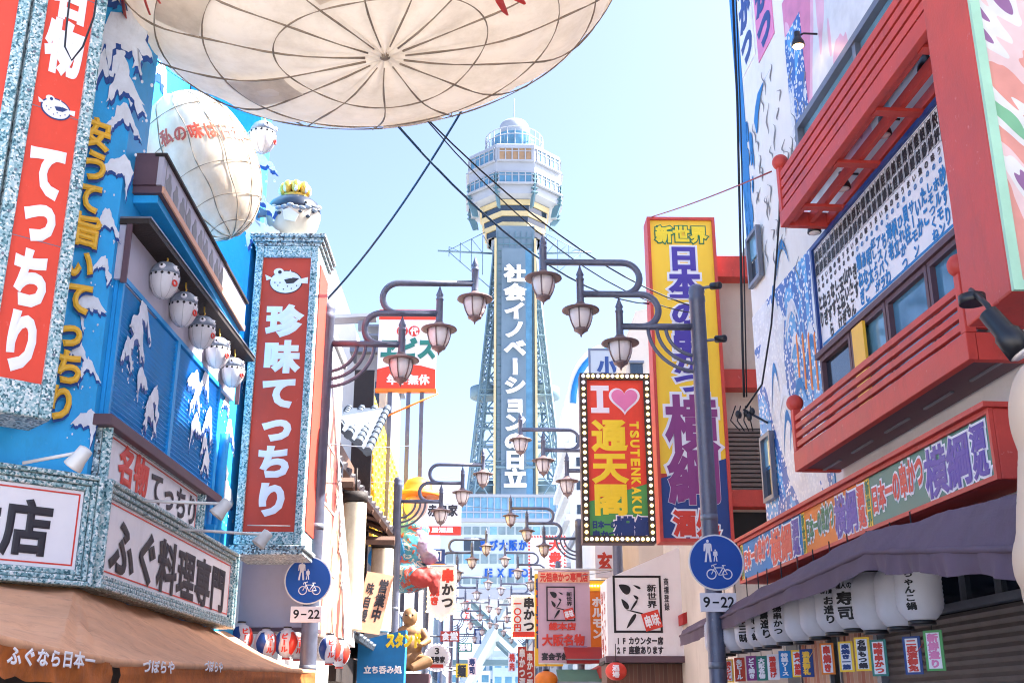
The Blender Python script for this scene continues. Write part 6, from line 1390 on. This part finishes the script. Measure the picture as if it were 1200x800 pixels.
r = thing('tiled_front_wall', 'brown tiled shop wall below the white box sign', 'wall', (3.2, 22.5, 0)); MB().box(front(2.35, 22.3, 0), 0, 2.6, .1, 2.5, -1, 0).build('wall', 'brown_tile', r); MB().box(front(2.35, 22.3, 0), 1.5, 1.6, .1, 2.5, .003, .12).build('post', 'grey_metal', r); MB().box(front(2.35, 22.3, 0), -.05, 2.65, 2.503, 2.56, -1, .06).build('beam', 'dark_wood', r)
P = atY(722, 786, 21.6); r = thing('red_lantern', 'round red paper lantern with pale writing hanging below the white box sign', 'lantern', P); 
MB().lathe([(.06, -.16)] + [(.2 * math.sin(math.acos((i - 8) / 8 * .92)) + (.004 if i % 2 else 0), (i - 8) / 8 * .155) for i in range(17)] + [(.06, .16)], P, 24).build('paper', 'red_ink', r); MB().lathe([(.065, .161), (.065, .19)], P, 14).build('top_ring', 'black_metal', r); MB().tube([P + Vector((0, 0, .18)), P + Vector((0, 0, .5))], .008, 5).build('cord', 'cable', r)
tmp = MB(); vtext(tmp, W, '酒場', -.07, .12, .14, .12, 0, .04, .002); o = wrap(tmp, lambda x, y, z: P + Vector(((.207 * math.cos(math.asin(max(-1, min(1, y / .19)))) + z) * math.cos(-1.7 + x / .2), (.207 * math.cos(math.asin(max(-1, min(1, y / .19)))) + z) * math.sin(-1.7 + x / .2), y)), .03); o.build('lettering', 'white_ink', r)
# pink banner
YN = 30; G, w_, h_ = front_px(631, 668, 693, 776, YN); r = thing('pink_banner', 'pale pink hanging banner with a red heading and black brush square', 'banner', G.p(w_ / 2, 0))
m = MB(); vs = []; nx, nz = 8, 14
for k in range(2):
    for i in range(nx + 1):
        for j in range(nz + 1): vs.append(G.p(w_ * i / nx, h_ * j / nz, -.03 * k + .02 * math.sin(i * 1.1 + j * .35)))
o_ = (nx + 1) * (nz + 1); m.add(vs, [(kk * o_ + i * (nz + 1) + j, kk * o_ + (i + 1) * (nz + 1) + j, kk * o_ + (i + 1) * (nz + 1) + j + 1, kk * o_ + i * (nz + 1) + j + 1) for kk in (0, 1) for i in range(nx) for j in range(nz)], True); m.build('cloth', 'banner_pink', r)
Gn = G.at(0, 0, .024); MB().box(Gn, 0, w_, h_ - .32, h_ - .04, 0, .006).build('heading', 'peach_wall', r); t = MB(); htext(t, Gn, '元祖串かつ専門店', .06, h_ - .3, (w_ - .1) / 8, .24, .007, .05, .004); t.build('lettering', 'red_ink', r)
strokes(Gn, .22, .98, 1.05, h_ - .42, r); t = MB(); htext(t, Gn, '総本店', .28, .82, .24, .2, .002, .05, .005); htext(t, Gn, '大阪名物', .1, .42, .28, .3, .002, .05, .005); t.build('lettering', 'red_ink', r); t = MB(); htext(t, Gn, '宴会予約受付中', .08, .06, (w_ - .14) / 7, .19, .002, .05, .005); t.build('lettering', 'ink', r)
m = MB(); m.poly(Gn, [(.75, .3), (1.3, .3), (1.28, .42), (.8, .45)], .001, .006); m.build('blue_block', 'cloth_plum', r); MB().tube([G.p(-.1, h_ + .03, -.015), G.p(w_ + 1.6, h_ + .03, -.015)], .03, 6).build('rod', 'white_metal', r); MB().tube([G.p(0, -.02, 0), G.p(w_, -.02, 0)], .02, 6).build('bottom_rod', 'white_metal', r)
# skewer price sign with bulbs, yellow frames, flags, canopies
G, w_, h_ = front_px(599, 697, 629, 748, 40); r = thing('skewer_price_sign', 'small white bulb-edged sign with a black skewer word and red digits beside the pink banner', 'sign', G.p(w_ / 2, 0)); MB().box(G, 0, w_, 0, h_, -.15, 0).build('face', 'sign_white', r); BULB.clear(); bulbs(G, edge_pts(w_, h_, 9, 14, .03), r, 'bulb_warm', .03)
t = MB(); vtext(t, G, '串かつ', w_ * .48, h_ - .05, w_ * .44, .4, .003, .05, .008); t.build('lettering', 'ink', r); t = MB(); vtext(t, G, '一〇〇円', w_ * .1, h_ - .15, w_ * .3, .27, .003, .05, .008); t.build('lettering', 'red_ink', r); MB().box(G, .05, w_ - .05, .06, .24, .002, .008).build('red_strip', 'red_ink', r); MB().tube([G.p(w_, h_ * .8, -.08), G.p(w_ + 1.8, h_ * .8, -.08)], .035, 5).build('bracket', 'grey_metal', r)
G, w_, h_ = front_px(627, 672, 660, 780, 33); r = thing('yellow_banner', 'yellow framed vertical sign with dark blue writing half hidden behind the pink banner', 'sign', G.p(w_ / 2, 0)); MB().box(G, 0, w_, 0, h_, -.12, 0).build('face', 'yellow_face', r); MB().box(G, .05, w_ * .45, h_ * .3, h_ - .2, .002, .008).build('red_panel', 'red_face', r); t = MB(); vtext(t, G, '新世界大阪', .04, h_ - .1, .3, .4, .009, .06, .006); t.build('lettering', 'navy', r); MB().tube([G.p(w_, h_ - .2, -.06), G.p(w_ + 1.4, h_ - .2, -.06)], .035, 5).build('bracket', 'grey_metal', r)
G, w_, h_ = front_px(690, 680, 712, 765, 33); r = thing('orange_yellow_banner', 'orange sign with yellow bulb strip top between pink banner and white box sign', 'sign', G.p(w_ / 2, 0)); MB().box(G, 0, w_, 0, h_ - .3, -.12, 0).build('face', 'orange', r); MB().box(G, 0, w_, h_ - .297, h_, -.12, .01).build('top_strip', 'yellow_face', r); BULB.clear(); bulbs(G.at(0, 0, .012), [(.06 + i * (w_ - .12) / 5, h_ - .15) for i in range(6)], r, 'bulb_warm', .03); t = MB(); vtext(t, G, 'ホルモン', .12, h_ - .45, w_ - .24, .3, .003, .06, .006); t.build('lettering', 'white_ink', r); MB().tube([G.p(w_, .5, -.06), G.p(w_ + 1.2, .5, -.06)], .03, 5).build('bracket', 'grey_metal', r)
G, w_, h_ = front_px(698, 638, 737, 676, 31); r = thing('shop_sign', 'white sign with dark red characters under the bulb-framed sign', 'sign', G.p(w_ / 2, 0)); MB().box(G, 0, w_, 0, h_, -.15, 0).build('face', 'sign_white', r); t = MB(); htext(t, G, '玄関', .06, .15, w_ * .46, h_ * .6, .003, .05, .008); t.build('lettering', 'red_deep', r); MB().tube([G.p(w_, h_ / 2, -.07), G.p(w_ + 1, h_ / 2, -.07)], .03, 5).build('bracket', 'grey_metal', r)
G, w_, h_ = front_px(619, 627, 664, 692, 58); r = thing('red_bulb_sign', 'white sign edged with red bulbs behind the small lamps, before the hall', 'sign', G.p(w_ / 2, 0)); MB().box(G, 0, w_, 0, h_, -.2, 0).build('face', 'sign_white', r); mk('bulb_red', 'e0483c', .25, var=.05); BULB.clear(); bulbs(G, edge_pts(w_, h_, 12, 16, .06), r, 'bulb_red', .055); t = MB(); vtext(t, G, '大衆酒場', w_ * .55, h_ - .15, .65, .65, .003, .05, .01); t.build('lettering', 'red_ink', r); MB().tube([G.p(w_, 1, -.1), G.p(w_ + 2, 1, -.1)], .05, 5).build('bracket', 'grey_metal', r)
for k, (x, y0, y1, Y, l) in enumerate([(612, 757, 805, 36, 'red and white vertical flag at the street foot, nearer the tower legs'), (621, 762, 805, 34, 'red and white vertical flag close beside the orange lantern')]):
    G, w_, h_ = front_px(x - 5, y0, x + 5, y1, Y); r = thing('nobori_flag', l, 'flag', (G.o.x, Y, .1), 'red and white vertical flags'); MB().box(G, 0, w_, 0, h_, -.01, 0).build('cloth', 'banner_red', r); t = MB(); vtext(t, G, '串かつ酒', .04, h_ - .05, w_ - .08, h_ / 4.2, .001, .06, .004); t.build('lettering', 'white_ink', r); MB().tube([G.p(w_ + .02, -G.o.z + .1, 0), G.p(w_ + .02, h_ + .1, 0)], .02, 6).build('pole', 'white_metal', r)
P = atY(640, 796, 30); r = thing('orange_lantern', 'orange ball lantern low at the street edge below the pink banner', 'lantern', P); MB().lathe([(.06, -.22)] + [(.3 * math.sin(math.acos((i - 8) / 8 * .95)) + (.005 if i % 2 else 0), (i - 8) / 8 * .21) for i in range(17)] + [(.06, .22)], P, 24).build('paper', 'orange', r); MB().lathe([(.08, .221), (.08, .26)], P, 14).build('top_ring', 'black_metal', r); MB().tube([P + Vector((0, 0, .25)), P + Vector((0, 0, .55))], .01, 5).build('cord', 'cable', r)
for x0, x1, y0, Y, mt, l in ((655, 700, 782, 28, 'canopy_green', 'dull green shop canopy below the pink banner'), (664, 712, 755, 29, 'canopy_red', 'dark red shop canopy behind the foot of the pink banner')):
    G, w_, h_ = front_px(x0, y0, x1, y0 + 22, Y); r = thing('shop_canopy', l, 'canopy', G.p(w_ / 2, 0)); m = MB(); m.poly(Fr(G.o, (0, -1, 0), (0, 0, 1), (1, 0, 0)), [(-1, h_), (0, .12), (0, 0), (-.03, 0), (-.03, .1), (-1, h_ - .04)], 0, w_ + 1); m.build('canvas', mt, r); MB().tube([G.p(0, .1, .0), G.p(w_ + 1, .1, 0)], .02, 6).build('front_bar', 'grey_metal', r)

# ---------------------------------------------------------------- cables
def cable(label, pts, rad=.012, mat='cable', grp='overhead cables', name='overhead_cable'):
    m = MB(); m.tube(pts, rad * .75, 6); tag(m.build(name, mat, None, pts[0]), label, 'cable', grp)
cable('thick teal cable dropping from the giant lantern toward the slim red sign tower', sag(atY(548, 118, 12.5), atY(384, 350, 15.5), .18), .022, 'teal_cable')
cable('lower dark cable running from the giant lantern across the tower to the yellow sign', sag(atY(462, 143, 11), atY(762, 356, 17.2), .5), .02, 'teal_cable')
cable('upper one of two close cables running from the giant lantern past the tower head', sag(atY(497, 136, 11), atY(822, 362, 15), .35), .013)
cable('lower one of two close cables running from the giant lantern past the tower head', sag(atY(500, 141, 11), atY(822, 368, 15), .5), .01)
cable('thin red cable from the yellow sign top to the mural building', sag(atY(764, 254, 17), FR.p(FR.px(904, 201, .2)[0], FR.px(904, 201, .2)[1], .2), .03), .012, 'red_cable')
def droop(pts, rad, label, mat='cable'):
    cable(label, [atY(x, y, Y) for x, y, Y in pts], rad, mat)
droop([(858, -20, 12.6), (864, 120, 12.6), (868, 300, 12.7), (870, 400, 12.8), (872, 465, 12.8)], .022, 'thick black vertical cable bordering the sky, down to the cable clamps')
droop([(917, -20, 12.2), (916, 120, 12.2), (913, 260, 12.3), (904, 380, 12.5), (893, 450, 12.7), (874, 478, 12.8)], .016, 'black cable hanging down the mural wall and curving to the cable clamps')
droop([(862, -20, 12.6), (868, 140, 12.6), (872, 320, 12.7), (875, 465, 12.8)], .012, 'thin black vertical cable hugging the thick one')
droop([(84, -20, 7.2), (78, 30, 7.2), (76, 55, 7.2), (84, 71, 7.2), (97, 55, 7.2), (110, 20, 7.2), (116, -20, 7.2)], .01, 'black cable loop hanging before the tall red box sign')
droop([(290, 615, 13.2), (340, 616, 13.4)], .01, 'pale thin rod below the red sign tower', 'white_metal')
c_ = atY(872, 480, 12.8); r = thing('cable_clamp', 'cluster of dark cable clamps where the vertical cables end', 'cable clamp', c_); m = MB()
for i in range(5): m.ball(c_ + Vector((rnd.uniform(-.1, .1), rnd.uniform(-.05, .05), rnd.uniform(-.12, .1))), .035, .035, .05, 8, 6)
m.build('clamp', 'black_metal', r); m = MB()
for i in range(4): m.tube([c_ + Vector((-.1 + i * .06, 0, .05)), c_ + Vector((-.16 + i * .08, .05, -.12)), c_ + Vector((-.05 + i * .05, .05, -.25))], .008, 5)
m.build('jumper', 'cable', r); MB().tube([c_, FW.p(aE + .3, c_.z, .0)], .015, 6).build('bracket', 'black_metal', r)
for x0, y0, Y0, x1, y1, Y1, l in ((0, 520, 18, 480, 522, 27, None), (384, 520, 15, 480, 522, 26, 'thin steel rod crossing from the lamp post to the rooftop masts'), (560, 690, 45, 720, 668, 27, 'pale wire slanting behind the small lamps'), (480, 585, 27, 640, 600, 40, 'thin wire between the second lamp posts'), (420, 565, 27, 530, 558, 44, 'thin grey wire above the seated statue')):
    if l: cable(l, sag(atY(x0, y0, Y0), atY(x1, y1, Y1), .04), .012, 'grey_metal')
# small cameras on the near lamp post
for x, y, l in ((852, 335, 'small dark security camera near the top of the lamp post by the yellow sign'), (858, 397, 'small dark camera on a short arm lower on the same lamp post')):
    P = atY(x, y, 12.3); P.x -= .14; r = thing('security_camera', l, 'camera', P); MB().tube([(2.52, 12.4, P.z), P], .018, 6).build('arm', 'grey_metal', r); MB().lathe([(.03, -.07), (.045, -.06), (.045, .07), (.03, .08)], P, 12, axis=(.6, -.8, -.2)).build('body', 'black_metal', r)
